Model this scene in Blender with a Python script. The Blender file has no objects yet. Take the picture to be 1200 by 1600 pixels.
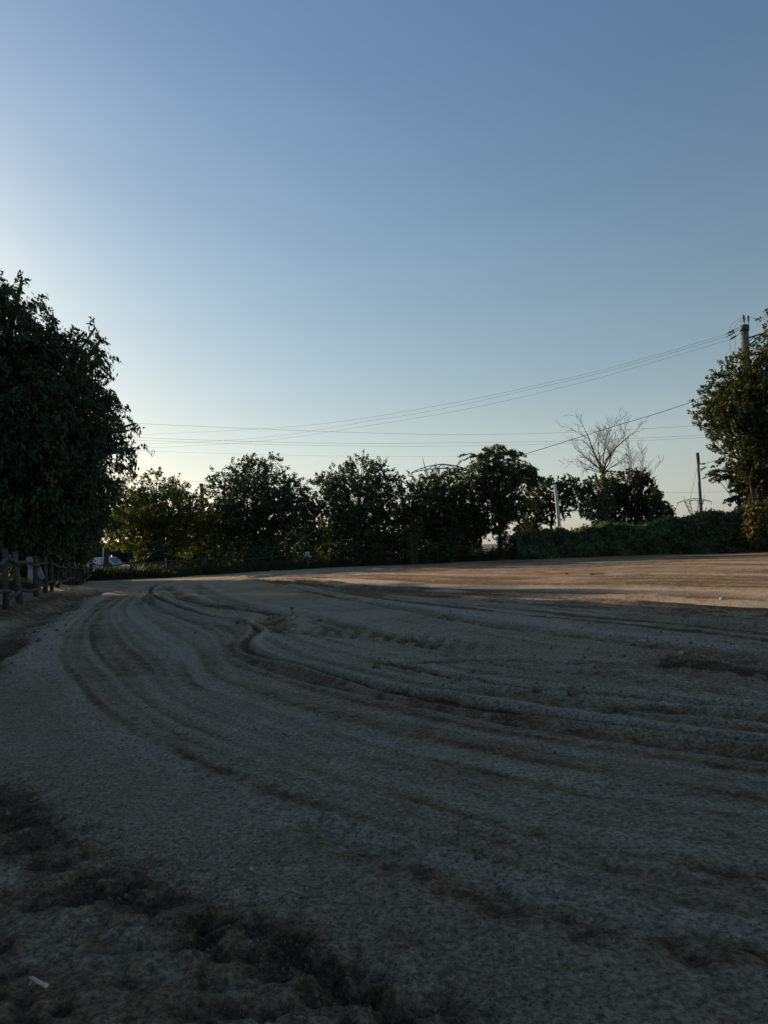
import bpy, math, random
import numpy as np
from mathutils import Matrix, Vector

R = math.radians
sc = bpy.context.scene
COL = sc.collection
rng = np.random.default_rng(7)
random.seed(7)

# ------------------------------------------------------------------ camera
EYE = 1.1
FPX = 1155.0
PITCH, ROLL = R(2.78), R(2.2)
_F = np.array([0, math.cos(PITCH), math.sin(PITCH)])
_R0 = np.array([1.0, 0, 0]); _U0 = np.array([0, -math.sin(PITCH), math.cos(PITCH)])
_RT = _R0 * math.cos(ROLL) - _U0 * math.sin(ROLL)
_UP = _U0 * math.cos(ROLL) + _R0 * math.sin(ROLL)
cd = bpy.data.cameras.new('camera')
cam = bpy.data.objects.new('camera', cd); COL.objects.link(cam)
cd.sensor_fit = 'VERTICAL'; cd.sensor_height = 36; cd.lens = 26
cd.clip_start = 0.05; cd.clip_end = 8000
M = Matrix((Vector(_RT), Vector(_UP), Vector(-_F))).transposed().to_4x4()
M.translation = (0, 0, EYE)
cam.matrix_world = M
sc.camera = cam

# ------------------------------------------------------------------ sky, sun, exposure
SUN_AZ, SUN_EL = -45.0, 16.5
w = bpy.data.worlds.new('World'); sc.world = w; w.use_nodes = True
nt = w.node_tree; N = nt.nodes; L = nt.links
sky = N.new('ShaderNodeTexSky'); sky.sky_type = 'NISHITA'; sky.sun_disc = False
sky.sun_elevation = R(SUN_EL); sky.sun_rotation = R(SUN_AZ)
sky.air_density = 1.0; sky.dust_density = 0.50; sky.ozone_density = 1.0
geo = N.new('ShaderNodeNewGeometry'); sep = N.new('ShaderNodeSeparateXYZ')
mz = N.new('ShaderNodeMath'); mz.operation = 'MULTIPLY'; mz.inputs[1].default_value = -1.0
L.new(geo.outputs['Incoming'], sep.inputs[0]); L.new(sep.outputs['Z'], mz.inputs[0])
ramp = N.new('ShaderNodeValToRGB'); ramp.color_ramp.interpolation = 'B_SPLINE'
L.new(mz.outputs[0], ramp.inputs[0])
stops = [(0.0, (.78, .95, 1.5)), (.02, (.88, .98, 1.42)), (.066, (1.12, 1.04, 1.12)), (.134, (1.32, 1.18, 1.03)), (.256, (1.30, 1.26, 1.14)),
         (.367, (1.28, 1.32, 1.20)), (.59, (1.12, 1.28, 1.42)), (1.0, (1.05, 1.25, 1.36))]
cr = ramp.color_ramp
while len(cr.elements) < len(stops): cr.elements.new(0.5)
for e, (p, c) in zip(cr.elements, stops):
    e.position = p; e.color = (*[v / 1.6 for v in c], 1)
mul = N.new('ShaderNodeMix'); mul.data_type = 'RGBA'; mul.blend_type = 'MULTIPLY'; mul.inputs[0].default_value = 1.0
L.new(sky.outputs[0], mul.inputs[6]); L.new(ramp.outputs[0], mul.inputs[7])
# very faint high haze streaks
mpn = N.new('ShaderNodeMapping'); mpn.inputs['Scale'].default_value = (1.6, 1.6, 9.0); mpn.inputs['Rotation'].default_value = (.12, .05, .4)
nz = N.new('ShaderNodeTexNoise'); nz.inputs['Scale'].default_value = 1.3; nz.inputs['Detail'].default_value = 5; nz.inputs['Distortion'].default_value = .5
mr = N.new('ShaderNodeMapRange'); mr.inputs['From Min'].default_value = .4; mr.inputs['From Max'].default_value = .75; mr.inputs['To Min'].default_value = 1.0; mr.inputs['To Max'].default_value = 1.05
L.new(geo.outputs['Incoming'], mpn.inputs[0]); L.new(mpn.outputs[0], nz.inputs['Vector']); L.new(nz.outputs[0], mr.inputs[0])
vm = N.new('ShaderNodeVectorMath'); vm.operation = 'SCALE'; L.new(mul.outputs[2], vm.inputs[0]); L.new(mr.outputs[0], vm.inputs['Scale'])
L.new(vm.outputs[0], N['Background'].inputs[0])
N['Background'].inputs[1].default_value = 0.05
sd = bpy.data.lights.new('sun', 'SUN'); sd.energy = 2.0; sd.angle = R(0.9); sd.color = (1.0, 0.72, 0.5)
sun = bpy.data.objects.new('sun', sd); COL.objects.link(sun)
sv = Vector((math.sin(R(SUN_AZ)) * math.cos(R(SUN_EL)), math.cos(R(SUN_AZ)) * math.cos(R(SUN_EL)), math.sin(R(SUN_EL))))
sun.rotation_euler = sv.to_track_quat('Z', 'Y').to_euler()
sc.view_settings.view_transform = 'Standard'; sc.view_settings.look = 'None'
sc.view_settings.exposure = 1.56; sc.view_settings.gamma = 1.0; sc.view_settings.use_curve_mapping = False
sc.cycles.max_bounces = 5; sc.cycles.diffuse_bounces = 3; sc.cycles.transmission_bounces = 3; sc.cycles.transparent_max_bounces = 4

# ------------------------------------------------------------------ pixel helpers (photo 1200 x 1600)
def ray(px, py):
    return _F + (np.asarray(px)[..., None] - 600) / FPX * _RT - (np.asarray(py)[..., None] - 800) / FPX * _UP
def at(px, py, Y):
    d = ray(px, py); return np.array([0, 0, EYE]) + d * (Y / d[..., 1:2])
def gp(px, py, z=0.0):
    d = ray(px, py); t = (z - EYE) / d[..., 2:3]; return np.array([0, 0, EYE]) + d * t

# ------------------------------------------------------------------ noise
def _hash(ix, iy, seed):
    h = (ix.astype(np.int64) * 374761393 + iy.astype(np.int64) * 668265263 + seed * 982451653) & 0xffffffff
    h = ((h ^ (h >> 13)) * 1274126177) & 0xffffffff
    return ((h ^ (h >> 16)) & 0xffff) / 65535.0
def vnoise(x, y, seed=0):
    ix = np.floor(x); iy = np.floor(y); fx = x - ix; fy = y - iy
    fx = fx * fx * (3 - 2 * fx); fy = fy * fy * (3 - 2 * fy)
    a = _hash(ix, iy, seed); b = _hash(ix + 1, iy, seed); c = _hash(ix, iy + 1, seed); d = _hash(ix + 1, iy + 1, seed)
    return (a + (b - a) * fx + (c - a) * fy + (a - b - c + d) * fx * fy) * 2 - 1
def fbm(x, y, seed=0, o=4, g=0.5):
    s = 0; a = 1.0
    for k in range(o):
        s = s + a * vnoise(x * 2 ** k + 13.7 * k, y * 2 ** k - 7.1 * k, seed + k); a *= g
    return s

# ------------------------------------------------------------------ materials
def mat(name):
    m = bpy.data.materials.new(name); m.use_nodes = True
    nt = m.node_tree; b = nt.nodes['Principled BSDF']; return m, nt, b
def noise_col(nt, scale, stops, detail=6, coord='Object', rough=0.6, vec=None):
    tc = nt.nodes.new('ShaderNodeTexCoord'); mp = nt.nodes.new('ShaderNodeMapping')
    nt.links.new(tc.outputs[coord], mp.inputs[0])
    if vec: mp.inputs['Scale'].default_value = vec
    n = nt.nodes.new('ShaderNodeTexNoise'); n.inputs['Scale'].default_value = scale; n.inputs['Detail'].default_value = detail
    n.inputs['Roughness'].default_value = rough
    nt.links.new(mp.outputs[0], n.inputs['Vector'])
    r = nt.nodes.new('ShaderNodeValToRGB'); r.color_ramp.elements[0].position = stops[0][0]; r.color_ramp.elements[0].color = (*stops[0][1], 1)
    r.color_ramp.elements[1].position = stops[-1][0]; r.color_ramp.elements[1].color = (*stops[-1][1], 1)
    for p, c in stops[1:-1]:
        e = r.color_ramp.elements.new(p); e.color = (*c, 1)
    nt.links.new(n.outputs[0], r.inputs[0])
    return n, r
def simple(name, c0, c1, scale=8, rough=0.8, bump=0.0, metal=0.0, vec=None, bscale=None):
    m, nt, b = mat(name)
    n, r = noise_col(nt, scale, [(.3, c0), (.7, c1)], vec=vec)
    nt.links.new(r.outputs[0], b.inputs['Base Color']); b.inputs['Roughness'].default_value = rough; b.inputs['Metallic'].default_value = metal
    if bump:
        bp = nt.nodes.new('ShaderNodeBump'); bp.inputs['Strength'].default_value = bump; bp.inputs['Distance'].default_value = 0.02
        nt.links.new(n.outputs[0], bp.inputs['Height']); nt.links.new(bp.outputs[0], b.inputs['Normal'])
    return m
def leaf_mat(name, ca, cb, cc, trans=0.35, tint=(1.0, 1.1, 0.5)):
    """leaf: diffuse + light coming through; hue varies leaf by leaf through the 'tone' attribute"""
    m = bpy.data.materials.new(name); m.use_nodes = True; nt = m.node_tree; nt.nodes.clear()
    out = nt.nodes.new('ShaderNodeOutputMaterial')
    at_ = nt.nodes.new('ShaderNodeAttribute'); at_.attribute_name = 'tone'
    r = nt.nodes.new('ShaderNodeValToRGB'); r.color_ramp.elements[0].color = (*ca, 1); r.color_ramp.elements[1].color = (*cc, 1)
    e = r.color_ramp.elements.new(.55); e.color = (*cb, 1)
    nt.links.new(at_.outputs['Fac'], r.inputs[0])
    d = nt.nodes.new('ShaderNodeBsdfPrincipled'); d.inputs['Roughness'].default_value = 0.55; d.inputs['Specular IOR Level'].default_value = 0.25
    t = nt.nodes.new('ShaderNodeBsdfTranslucent')
    mm = nt.nodes.new('ShaderNodeMix'); mm.data_type = 'RGBA'; mm.blend_type = 'MULTIPLY'; mm.inputs[0].default_value = 1.0
    mm.inputs[7].default_value = (*[v * 1.9 for v in tint], 1)
    nt.links.new(r.outputs[0], mm.inputs[6]); nt.links.new(mm.outputs[2], t.inputs[0]); nt.links.new(r.outputs[0], d.inputs['Base Color'])
    mx = nt.nodes.new('ShaderNodeMixShader'); mx.inputs[0].default_value = trans
    nt.links.new(d.outputs[0], mx.inputs[1]); nt.links.new(t.outputs[0], mx.inputs[2]); nt.links.new(mx.outputs[0], out.inputs[0])
    return m

LEAF_DARK = leaf_mat('leaf_dark', (.028, .050, .032), (.044, .070, .040), (.072, .100, .050), .17)
LEAF_MID = leaf_mat('leaf_mid', (.030, .050, .024), (.048, .074, .030), (.085, .10, .038), .26)
LEAF_YELLOW = leaf_mat('leaf_yellow', (.042, .062, .02), (.078, .096, .026), (.17, .15, .04), .42)
LEAF_ASH = leaf_mat('leaf_ash', (.04, .065, .03), (.065, .095, .04), (.10, .125, .05), .35)
LEAF_IVY = leaf_mat('leaf_ivy', (.05, .07, .035), (.09, .12, .055), (.17, .18, .09), .25)
LEAF_IVY_SUNPAINT = leaf_mat('leaf_ivy_sunpaint', (.07, .08, .03), (.14, .13, .045), (.26, .19, .07), .35)  # warm sunlight painted into the ivy leaf colour
LEAF_RIGHT = leaf_mat('leaf_olive', (.03, .042, .016), (.05, .062, .024), (.10, .10, .04), .35)
GRASS = leaf_mat('grass_blades', (.022, .034, .016), (.034, .05, .02), (.07, .075, .032), .2)
BARK = simple('bark', (.035, .028, .02), (.09, .075, .055), 12, .9, .6, vec=(1, 1, .25))
BARK_PALE = simple('bark_pale', (.10, .085, .065), (.22, .19, .15), 10, .9, .5, vec=(1, 1, .25))
BARK_DEAD = simple('bark_dead', (.05, .04, .035), (.12, .10, .08), 12, .9, .4, vec=(1, 1, .25))
WOOD_GREY = simple('weathered_wood', (.03, .027, .022), (.10, .09, .075), 9, .85, .7, vec=(1, 1, .12))
WOOD_DARK = simple('dark_wood', (.025, .021, .018), (.07, .06, .05), 9, .85, .7, vec=(1, 1, .12))
WOOD_POLE = simple('pole_wood', (.22, .18, .15), (.36, .30, .25), 6, .8, .4, vec=(1, 1, .1))
CONCRETE = simple('pole_concrete', (.07, .07, .07), (.14, .135, .13), 5, .9, .3)
CONCRETE_PALE = simple('pale_concrete', (.42, .41, .38), (.6, .58, .54), 5, .85, .3)
STEEL = simple('galvanised_steel', (.12, .12, .125), (.25, .25, .26), 10, .6, 0, .3)
CABLE = simple('cable_black', (.015, .015, .017), (.03, .03, .032), 10, .6)
CABLE_GREY = simple('cable_aluminium', (.16, .16, .17), (.22, .22, .23), 10, .5, 0, .4)
CERAMIC = simple('insulator_glaze', (.03, .02, .018), (.07, .05, .04), 10, .3)
IRON = simple('dark_iron', (.03, .03, .032), (.07, .065, .06), 10, .7, .2)
SIGN_WHITE = simple('sign_white', (.62, .64, .66), (.78, .8, .82), 6, .6)
SIGN_INK = simple('sign_ink', (.015, .015, .02), (.03, .03, .035), 6, .7)
VAN_WHITE = simple('van_paint', (.72, .73, .74), (.82, .82, .82), 2, .35)
VAN_GLASS = simple('van_glass', (.25, .36, .48), (.32, .44, .56), 2, .12)  # blue sky reflection painted into the glass colour
VAN_DARK = simple('van_rubber', (.015, .015, .015), (.03, .03, .03), 4, .8)
VAN_LAMP = simple('van_lamp', (.5, .5, .5), (.7, .7, .7), 4, .2)
TARP = simple('pale_sheet', (.18, .19, .21), (.30, .31, .34), 3, .8, .5)
BONE = simple('pale_stick', (.42, .38, .32), (.62, .57, .5), 30, .8, .5)
STONE = simple('stone_pale', (.3, .29, .27), (.5, .48, .44), 30, .85, .5)
CLOD = simple('earth_clod', (.09, .07, .045), (.2, .155, .105), 40, .95, .8)

def dirt_material():
    m, nt, b = mat('arena_dirt'); Ln = nt.links.new
    tc = nt.nodes.new('ShaderNodeTexCoord')
    def noi(scale, detail, rough=.6, dist=0):
        n = nt.nodes.new('ShaderNodeTexNoise'); n.inputs['Scale'].default_value = scale; n.inputs['Detail'].default_value = detail
        n.inputs['Roughness'].default_value = rough; n.inputs['Distortion'].default_value = dist; Ln(tc.outputs['Object'], n.inputs['Vector']); return n
    at_ = nt.nodes.new('ShaderNodeAttribute'); at_.attribute_name = 'damp_shade'
    patch = noi(.35, 5, .62); mid = noi(3.0, 6, .65); fine = noi(48, 6, .8); gr = noi(16, 8, .8)
    # soil darkness = attribute (moisture and painted shade) + patches
    def math_(op, a, b_):
        n = nt.nodes.new('ShaderNodeMath'); n.operation = op
        for i, v in enumerate((a, b_)):
            if isinstance(v, (int, float)): n.inputs[i].default_value = v
            else: Ln(v, n.inputs[i])
        return n.outputs[0]
    p = math_('MULTIPLY', math_('SUBTRACT', patch.outputs[0], .5), 1.3)
    q = math_('MULTIPLY', math_('SUBTRACT', mid.outputs[0], .5), .8)
    g = math_('MULTIPLY', math_('SUBTRACT', gr.outputs[0], .5), 2.0)
    s = math_('ADD', math_('ADD', math_('ADD', at_.outputs['Fac'], p), math_('ADD', q, g)), .28)
    r = nt.nodes.new('ShaderNodeValToRGB'); cr = r.color_ramp
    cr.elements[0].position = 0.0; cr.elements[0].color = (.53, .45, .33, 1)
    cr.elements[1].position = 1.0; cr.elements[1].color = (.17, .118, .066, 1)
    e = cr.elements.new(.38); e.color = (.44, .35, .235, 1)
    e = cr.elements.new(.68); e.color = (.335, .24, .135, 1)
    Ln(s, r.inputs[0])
    # grains
    mx = nt.nodes.new('ShaderNodeMix'); mx.data_type = 'RGBA'; mx.blend_type = 'MULTIPLY'; mx.inputs[0].default_value = 1
    gr2 = nt.nodes.new('ShaderNodeValToRGB'); gr2.color_ramp.elements[0].position = .40; gr2.color_ramp.elements[0].color = (.42, .42, .42, 1)
    gr2.color_ramp.elements[1].position = .61; gr2.color_ramp.elements[1].color = (1.45, 1.45, 1.45, 1)
    Ln(fine.outputs[0], gr2.inputs[0]); Ln(r.outputs[0], mx.inputs[6]); Ln(gr2.outputs[0], mx.inputs[7])
    # sparse pale grit
    vo = nt.nodes.new('ShaderNodeTexVoronoi'); vo.inputs['Scale'].default_value = 24; Ln(tc.outputs['Object'], vo.inputs['Vector'])
    lt = math_('MULTIPLY', math_('LESS_THAN', vo.outputs['Distance'], .16), math_('GREATER_THAN', noi(5, 2).outputs[0], .56))
    sx = nt.nodes.new('ShaderNodeSeparateColor'); Ln(vo.outputs['Color'], sx.inputs[0])
    lt = math_('MULTIPLY', lt, math_('GREATER_THAN', sx.outputs[0], .72))
    mg = nt.nodes.new('ShaderNodeMix'); mg.data_type = 'RGBA'; Ln(lt, mg.inputs[0]); Ln(mx.outputs[2], mg.inputs[6]); mg.inputs[7].default_value = (.30, .28, .25, 1)
    Ln(mg.outputs[2], b.inputs['Base Color'])
    b.inputs['Roughness'].default_value = .95; b.inputs['Specular IOR Level'].default_value = .15
    h = math_('ADD', math_('MULTIPLY', fine.outputs[0], .35), math_('MULTIPLY', noi(34, 8, .8).outputs[0], 1.0))
    bp = nt.nodes.new('ShaderNodeBump'); bp.inputs['Strength'].default_value = 1.0; bp.inputs['Distance'].default_value = .05
    Ln(h, bp.inputs['Height']); Ln(bp.outputs[0], b.inputs['Normal'])
    return m
DIRT = dirt_material()
FIELD = simple('field_soil_grass', (.03, .036, .016), (.065, .068, .03), 1.2, .95, .6)

# ------------------------------------------------------------------ mesh helpers
def finish(name, me, m, parent=None, smooth=False):
    me.materials.append(m)
    if smooth:
        me.polygons.foreach_set('use_smooth', np.ones(len(me.polygons), bool))
    o = bpy.data.objects.new(name, me); COL.objects.link(o)
    if parent: o.parent = parent
    return o
def npmesh(name, V, F, tone=None, attr='tone'):
    """V (n,3), F (m,k) constant k"""
    me = bpy.data.meshes.new(name); k = F.shape[1]
    me.vertices.add(len(V)); me.vertices.foreach_set('co', np.ascontiguousarray(V, dtype=np.float32).ravel())
    me.loops.add(F.size); me.loops.foreach_set('vertex_index', np.ascontiguousarray(F, dtype=np.int32).ravel())
    me.polygons.add(len(F)); me.polygons.foreach_set('loop_start', np.arange(0, F.size, k, dtype=np.int32))
    me.update(calc_edges=True)
    if tone is not None:
        a = me.attributes.new(attr, 'FLOAT', 'POINT'); a.data.foreach_set('value', np.ascontiguousarray(tone, dtype=np.float32))
    return me
class MB:
    def __init__(s): s.v = []; s.f = []; s.n = 0
    def add(s, V, F):
        s.v.extend([tuple(map(float, q)) for q in V]); s.f.extend([tuple(i + s.n for i in f) for f in F]); s.n += len(V)
    def box(s, c, h, rot=None):
        V = [Vector((x * h[0], y * h[1], z * h[2])) for x in (-1, 1) for y in (-1, 1) for z in (-1, 1)]
        if rot: V = [rot @ q for q in V]
        s.add([q + Vector(c) for q in V], [(0, 1, 3, 2), (4, 6, 7, 5), (0, 4, 5, 1), (2, 3, 7, 6), (0, 2, 6, 4), (1, 5, 7, 3)]); return s
    def tube(s, pts, rad, n=6, cap=True):
        pts = [Vector(p) for p in pts]
        if not hasattr(rad, '__len__'): rad = [rad] * len(pts)
        V = []; F = []; prev = None
        for i, p in enumerate(pts):
            t = (pts[min(i + 1, len(pts) - 1)] - pts[max(i - 1, 0)])
            t = t.normalized() if t.length > 1e-9 else Vector((0, 0, 1))
            a = (prev - t * prev.dot(t)) if prev is not None else t.orthogonal()
            if a.length < 1e-6: a = t.orthogonal()
            a.normalize(); prev = a; b = t.cross(a)
            for k in range(n):
                an = 2 * math.pi * k / n; V.append(p + (a * math.cos(an) + b * math.sin(an)) * rad[i])
        for i in range(len(pts) - 1):
            for k in range(n):
                F.append((i * n + k, i * n + (k + 1) % n, (i + 1) * n + (k + 1) % n, (i + 1) * n + k))
        if cap: F.append(tuple(range(n - 1, -1, -1))); F.append(tuple(range((len(pts) - 1) * n, len(pts) * n)))
        s.add(V, F); return s
    def lathe(s, base, prof, n=10, axis=(0, 0, 1)):
        ax = Vector(axis).normalized(); b = Vector(base)
        return s.tube([b + ax * z for z, r in prof], [r for z, r in prof], n)
    def build(s, name, m, parent=None, smooth=False):
        me = bpy.data.meshes.new(name); me.from_pydata(s.v, [], s.f); me.update()
        return finish(name, me, m, parent, smooth)
def thing(name, label, cat, loc=(0, 0, 0), group=None, rz=0.0):
    o = bpy.data.objects.new(name, None); COL.objects.link(o); o.location = loc; o.rotation_euler.z = rz; o.empty_display_size = .2
    o['label'] = label; o['category'] = cat
    if group: o['group'] = group
    return o
def tag(o, label, cat, group=None, kind=None):
    o['label'] = label; o['category'] = cat
    if group: o['group'] = group
    if kind: o['kind'] = kind
    return o
def copy_tree(o, loc, rz=0.0, label=None, scale=None):
    c = o.copy(); COL.objects.link(c); c.location = loc; c.rotation_euler.z = rz
    if label: c['label'] = label
    if scale: c.scale = (scale,) * 3
    for ch in list(o.children):
        d = ch.copy(); COL.objects.link(d); d.parent = c
        for g in list(ch.children):
            e = g.copy(); COL.objects.link(e); e.parent = d
    return c

# ------------------------------------------------------------------ ground height
EDGE_PX = [(150, 908), (250, 903), (330, 898), (480, 889), (560, 885), (700, 879), (850, 874), (950, 869), (1100, 864), (1200, 861)]
EDGE = np.array([gp(*p) for p in EDGE_PX])[:, :2]
# left foot of the bank: traced, nearest first
BANK_PX = [(0, 1000), (20, 985), (60, 965), (100, 948), (130, 932), (180, 920)]
BANK = np.array([gp(*p) for p in BANK_PX])[:, :2]
EX = np.concatenate([[-60], EDGE[:, 0], [60, 200]]); EY = np.concatenate([[EDGE[0, 1] - 1.5], EDGE[:, 1], [EDGE[-1, 1] - .5, EDGE[-1, 1] - 2]])
def edge_y(x): return np.interp(x, EX, EY)
# bank foot line as x(y)
BYs = np.concatenate([[-40, 0], BANK[:, 1], [BANK[-1, 1] + 4, 90]]); BXs = np.concatenate([[-4.5, -4.6], BANK[:, 0], [BANK[-1, 0] - 2.5, -60]])
def bank_x(y): return np.interp(y, BYs, BXs)
def sstep(a, b, x):
    t = np.clip((x - a) / (b - a), 0, 1); return t * t * (3 - 2 * t)
def base_z(x, y):
    d = bank_x(y) - x                                      # metres left of the foot
    fade = 1 - sstep(24, 38, y)
    z = .42 * sstep(0, 4.2, d) * fade + .07 * sstep(0, .5, d) * (.3 + .7 * fade)
    z = z + .05 * fbm(x * .09, y * .09, 3, 3) * sstep(6, 20, np.hypot(x, y))
    e = y - edge_y(x)
    z = z + .10 * sstep(0, 1.2, e) + .12 * sstep(1, 8, e) * fbm(x * .3, y * .3, 5, 3)
    z = z - .55 * np.exp(-(((x + 23) / 7) ** 2 + ((y - 56) / 9) ** 2))
    return z

CURVES = []   # (pts world, depth, width, ridge, damp, rough)
def curve(px, depth=.03, width=.12, ridge=.4, damp_shade=.4, rough=.3, fade=.06):
    P = np.array([gp(*p) for p in px])[:, :2]
    # Catmull-Rom densify in world
    Q = []
    ext = np.vstack([2 * P[0] - P[1], P, 2 * P[-1] - P[-2]])
    for i in range(1, len(ext) - 2):
        for t in np.linspace(0, 1, 5, endpoint=False):
            p0, p1, p2, p3 = ext[i - 1:i + 3]
            Q.append(.5 * ((2 * p1) + (-p0 + p2) * t + (2 * p0 - 5 * p1 + 4 * p2 - p3) * t ** 2 + (-p0 + 3 * p1 - 3 * p2 + p3) * t ** 3))
    Q.append(P[-1]); CURVES.append((np.array(Q), depth, width, ridge, damp_shade, rough, fade)); return P
MAIN = [(1500, 1196), (1200, 1166), (1050, 1146), (900, 1127), (770, 1109), (650, 1087), (560, 1067), (480, 1045), (420, 1030), (388, 1015), (384, 1002), (402, 988), (385, 976), (330, 965), (285, 950), (248, 935), (235, 924), (245, 914), (275, 907)]
curve(MAIN, .07, .065, 1.0, 1.2, .05)
curve([(1500, 1215), (1200, 1182), (900, 1143), (700, 1106), (560, 1078), (440, 1048), (378, 1025), (363, 1008), (372, 994), (350, 982), (300, 970), (255, 952), (225, 935), (215, 920)], .035, .09, .5, .3, .08)
curve([(1500, 1165), (1200, 1125), (1050, 1110), (900, 1098), (800, 1085), (690, 1076)], .05, .13, .8, .45, .5)
curve([(1500, 1150), (1200, 1108), (1050, 1095), (900, 1080), (780, 1068), (660, 1048), (560, 1030)], .03, .09, .5, .35, .5)
curve([(1500, 1090), (1200, 1062), (1050, 1048), (900, 1035), (750, 1030), (600, 1040)], .03, .12, .6, .4, .5)
curve([(1500, 1060), (1200, 1035), (1100, 1020), (950, 1000), (830, 985), (700, 965), (590, 945), (500, 925), (420, 908), (380, 903)], .08, .22, .8, .45, .6)
curve([(700, 1012), (600, 993), (540, 978), (470, 962), (400, 948), (340, 930), (305, 912)], .05, .16, .5, .35, .3)
curve([(440, 990), (420, 975), (430, 962), (400, 955), (330, 945), (280, 930), (262, 915)], .06, .2, .5, .5, .7)
curve([(1300, 1080), (1180, 1048), (1080, 1042), (1000, 1030)], .10, .35, .9, .6, .9)
curve([(1200, 945), (1000, 937), (850, 930), (700, 920), (560, 910), (480, 903)], .05, .2, .5, .25, .3)
curve([(1200, 962), (1000, 953), (850, 946), (700, 935), (560, 920), (450, 908)], .03, .15, .5, .15, .2)
curve([(1200, 985), (1000, 972), (850, 962), (700, 950), (560, 932)], .02, .15, .5, .15, .2)
curve([(1200, 918), (1000, 916), (850, 912), (700, 907), (560, 899), (450, 898)], .06, .16, .8, .3, .4)
curve([(1200, 900), (1000, 898), (850, 894), (700, 892), (560, 890)], .05, .16, .8, .25, .3)
curve([(1200, 887), (1050, 887), (900, 886), (760, 886)], .05, .2, .8, .2, .3)
curve([(1200, 875), (1050, 877), (900, 881), (760, 884), (600, 888)], .08, .35, .8, .4, .4)
# left bank grooves
curve([(-60, 1060), (0, 1000), (20, 985), (60, 965), (100, 948), (130, 932), (180, 921)], .10, .30, .9, .6, .8)
curve([(-60, 1000), (0, 972), (40, 955), (80, 942), (120, 930)], .06, .25, .6, .5, .7)
curve([(-80, 1090), (0, 1022), (30, 1000), (75, 975), (120, 950)], .04, .2, .5, .35, .5)
# inner left swirls
curve([(230, 1060), (205, 1030), (165, 1002), (150, 975), (156, 950), (185, 930), (190, 915)], .012, .22, .4, .25, .1)
curve([(330, 1080), (270, 1040), (215, 1000), (196, 975), (192, 950), (205, 930), (205, 915)], .010, .15, .4, .2, .1)
curve([(430, 960), (370, 945), (320, 930), (305, 918)], .035, .14, .5, .3, .2)
# foreground trench and bands
FG = [(-260, 1120), (-120, 1190), (0, 1250), (60, 1300), (130, 1345), (200, 1382), (300, 1420), (400, 1462), (500, 1508), (600, 1560), (700, 1620), (850, 1720)]
curve(FG, .010, .11, .3, .50, .9)
B2 = [(1500, 1560), (1200, 1492), (1050, 1470), (950, 1450), (850, 1430), (750, 1400), (650, 1365), (550, 1332), (420, 1290), (300, 1240), (180, 1180), (90, 1120), (45, 1065), (45, 1020), (85, 975), (130, 945), (175, 925)]
curve(B2[:9], .008, .10, .3, .34, .7)
curve([(1500, 1290), (1200, 1255), (1050, 1240), (900, 1228), (700, 1200), (550, 1180)], .008, .09, .3, .2, .2)
curve([(700, 1330), (560, 1290), (450, 1250), (350, 1215), (250, 1170)], .006, .08, .3, .18, .4)
curve([(1500, 1420), (1200, 1370), (950, 1340), (750, 1290), (600, 1240)], .006, .08, .3, .2, .3)
# interpolated flow lines: gentle harrow marks between the main rut and the outer band
def resample(P, n):
    P = np.array(P, float); s = np.concatenate([[0], np.cumsum(np.hypot(*np.diff(P, axis=0).T))]); t = np.linspace(0, s[-1], n)
    return np.stack([np.interp(t, s, P[:, 0]), np.interp(t, s, P[:, 1])], 1)
A_ = resample(B2, 22); C_ = resample(MAIN, 22)
for k, s_ in enumerate(np.linspace(.03, .96, 34)):
    px = A_ * (1 - s_) + C_ * s_ + rng.normal(0, 2.0, (22, 2)) * np.array([1, .4])
    curve([tuple(q) for q in px], .003 + .005 * rng.random(), .03 + .05 * rng.random(), .4, rng.uniform(-.28, .30), .03, .35)
TOP = [(1500, 872), (1200, 872), (1050, 874), (900, 880), (760, 884), (600, 888), (450, 897), (380, 902)]
MIDL = [(1500, 1060), (1200, 1035), (1100, 1020), (950, 1000), (830, 985), (700, 965), (590, 945), (500, 925), (420, 908), (380, 903)]
A_ = resample(MIDL, 16); C_ = resample(TOP, 16)
for k, s_ in enumerate(np.linspace(.05, .97, 30)):
    px = A_ * (1 - s_) + C_ * s_ + rng.normal(0, 1.2, (16, 2)) * np.array([1, .3])
    ws = .5 + 4.2 * max(0, s_ - .2)
    curve([tuple(q) for q in px], (.022 + .035 * rng.random()) * min(ws, 2.0), (.07 + .12 * rng.random()) * ws, .7, rng.uniform(-.5, .75), .12)
C_ = resample(MAIN[:11], 16); A2 = resample(MIDL[:8], 16)
for k, s_ in enumerate((.15, .3, .42, .55, .7, .85)):
    px = C_ * (1 - s_) + A2 * s_ + rng.normal(0, 1.5, (16, 2)) * np.array([1, .3])
    curve([tuple(q) for q in px], .010 + .012 * rng.random(), .04 + .05 * rng.random(), .5, rng.uniform(-.1, .3), .35)

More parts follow.
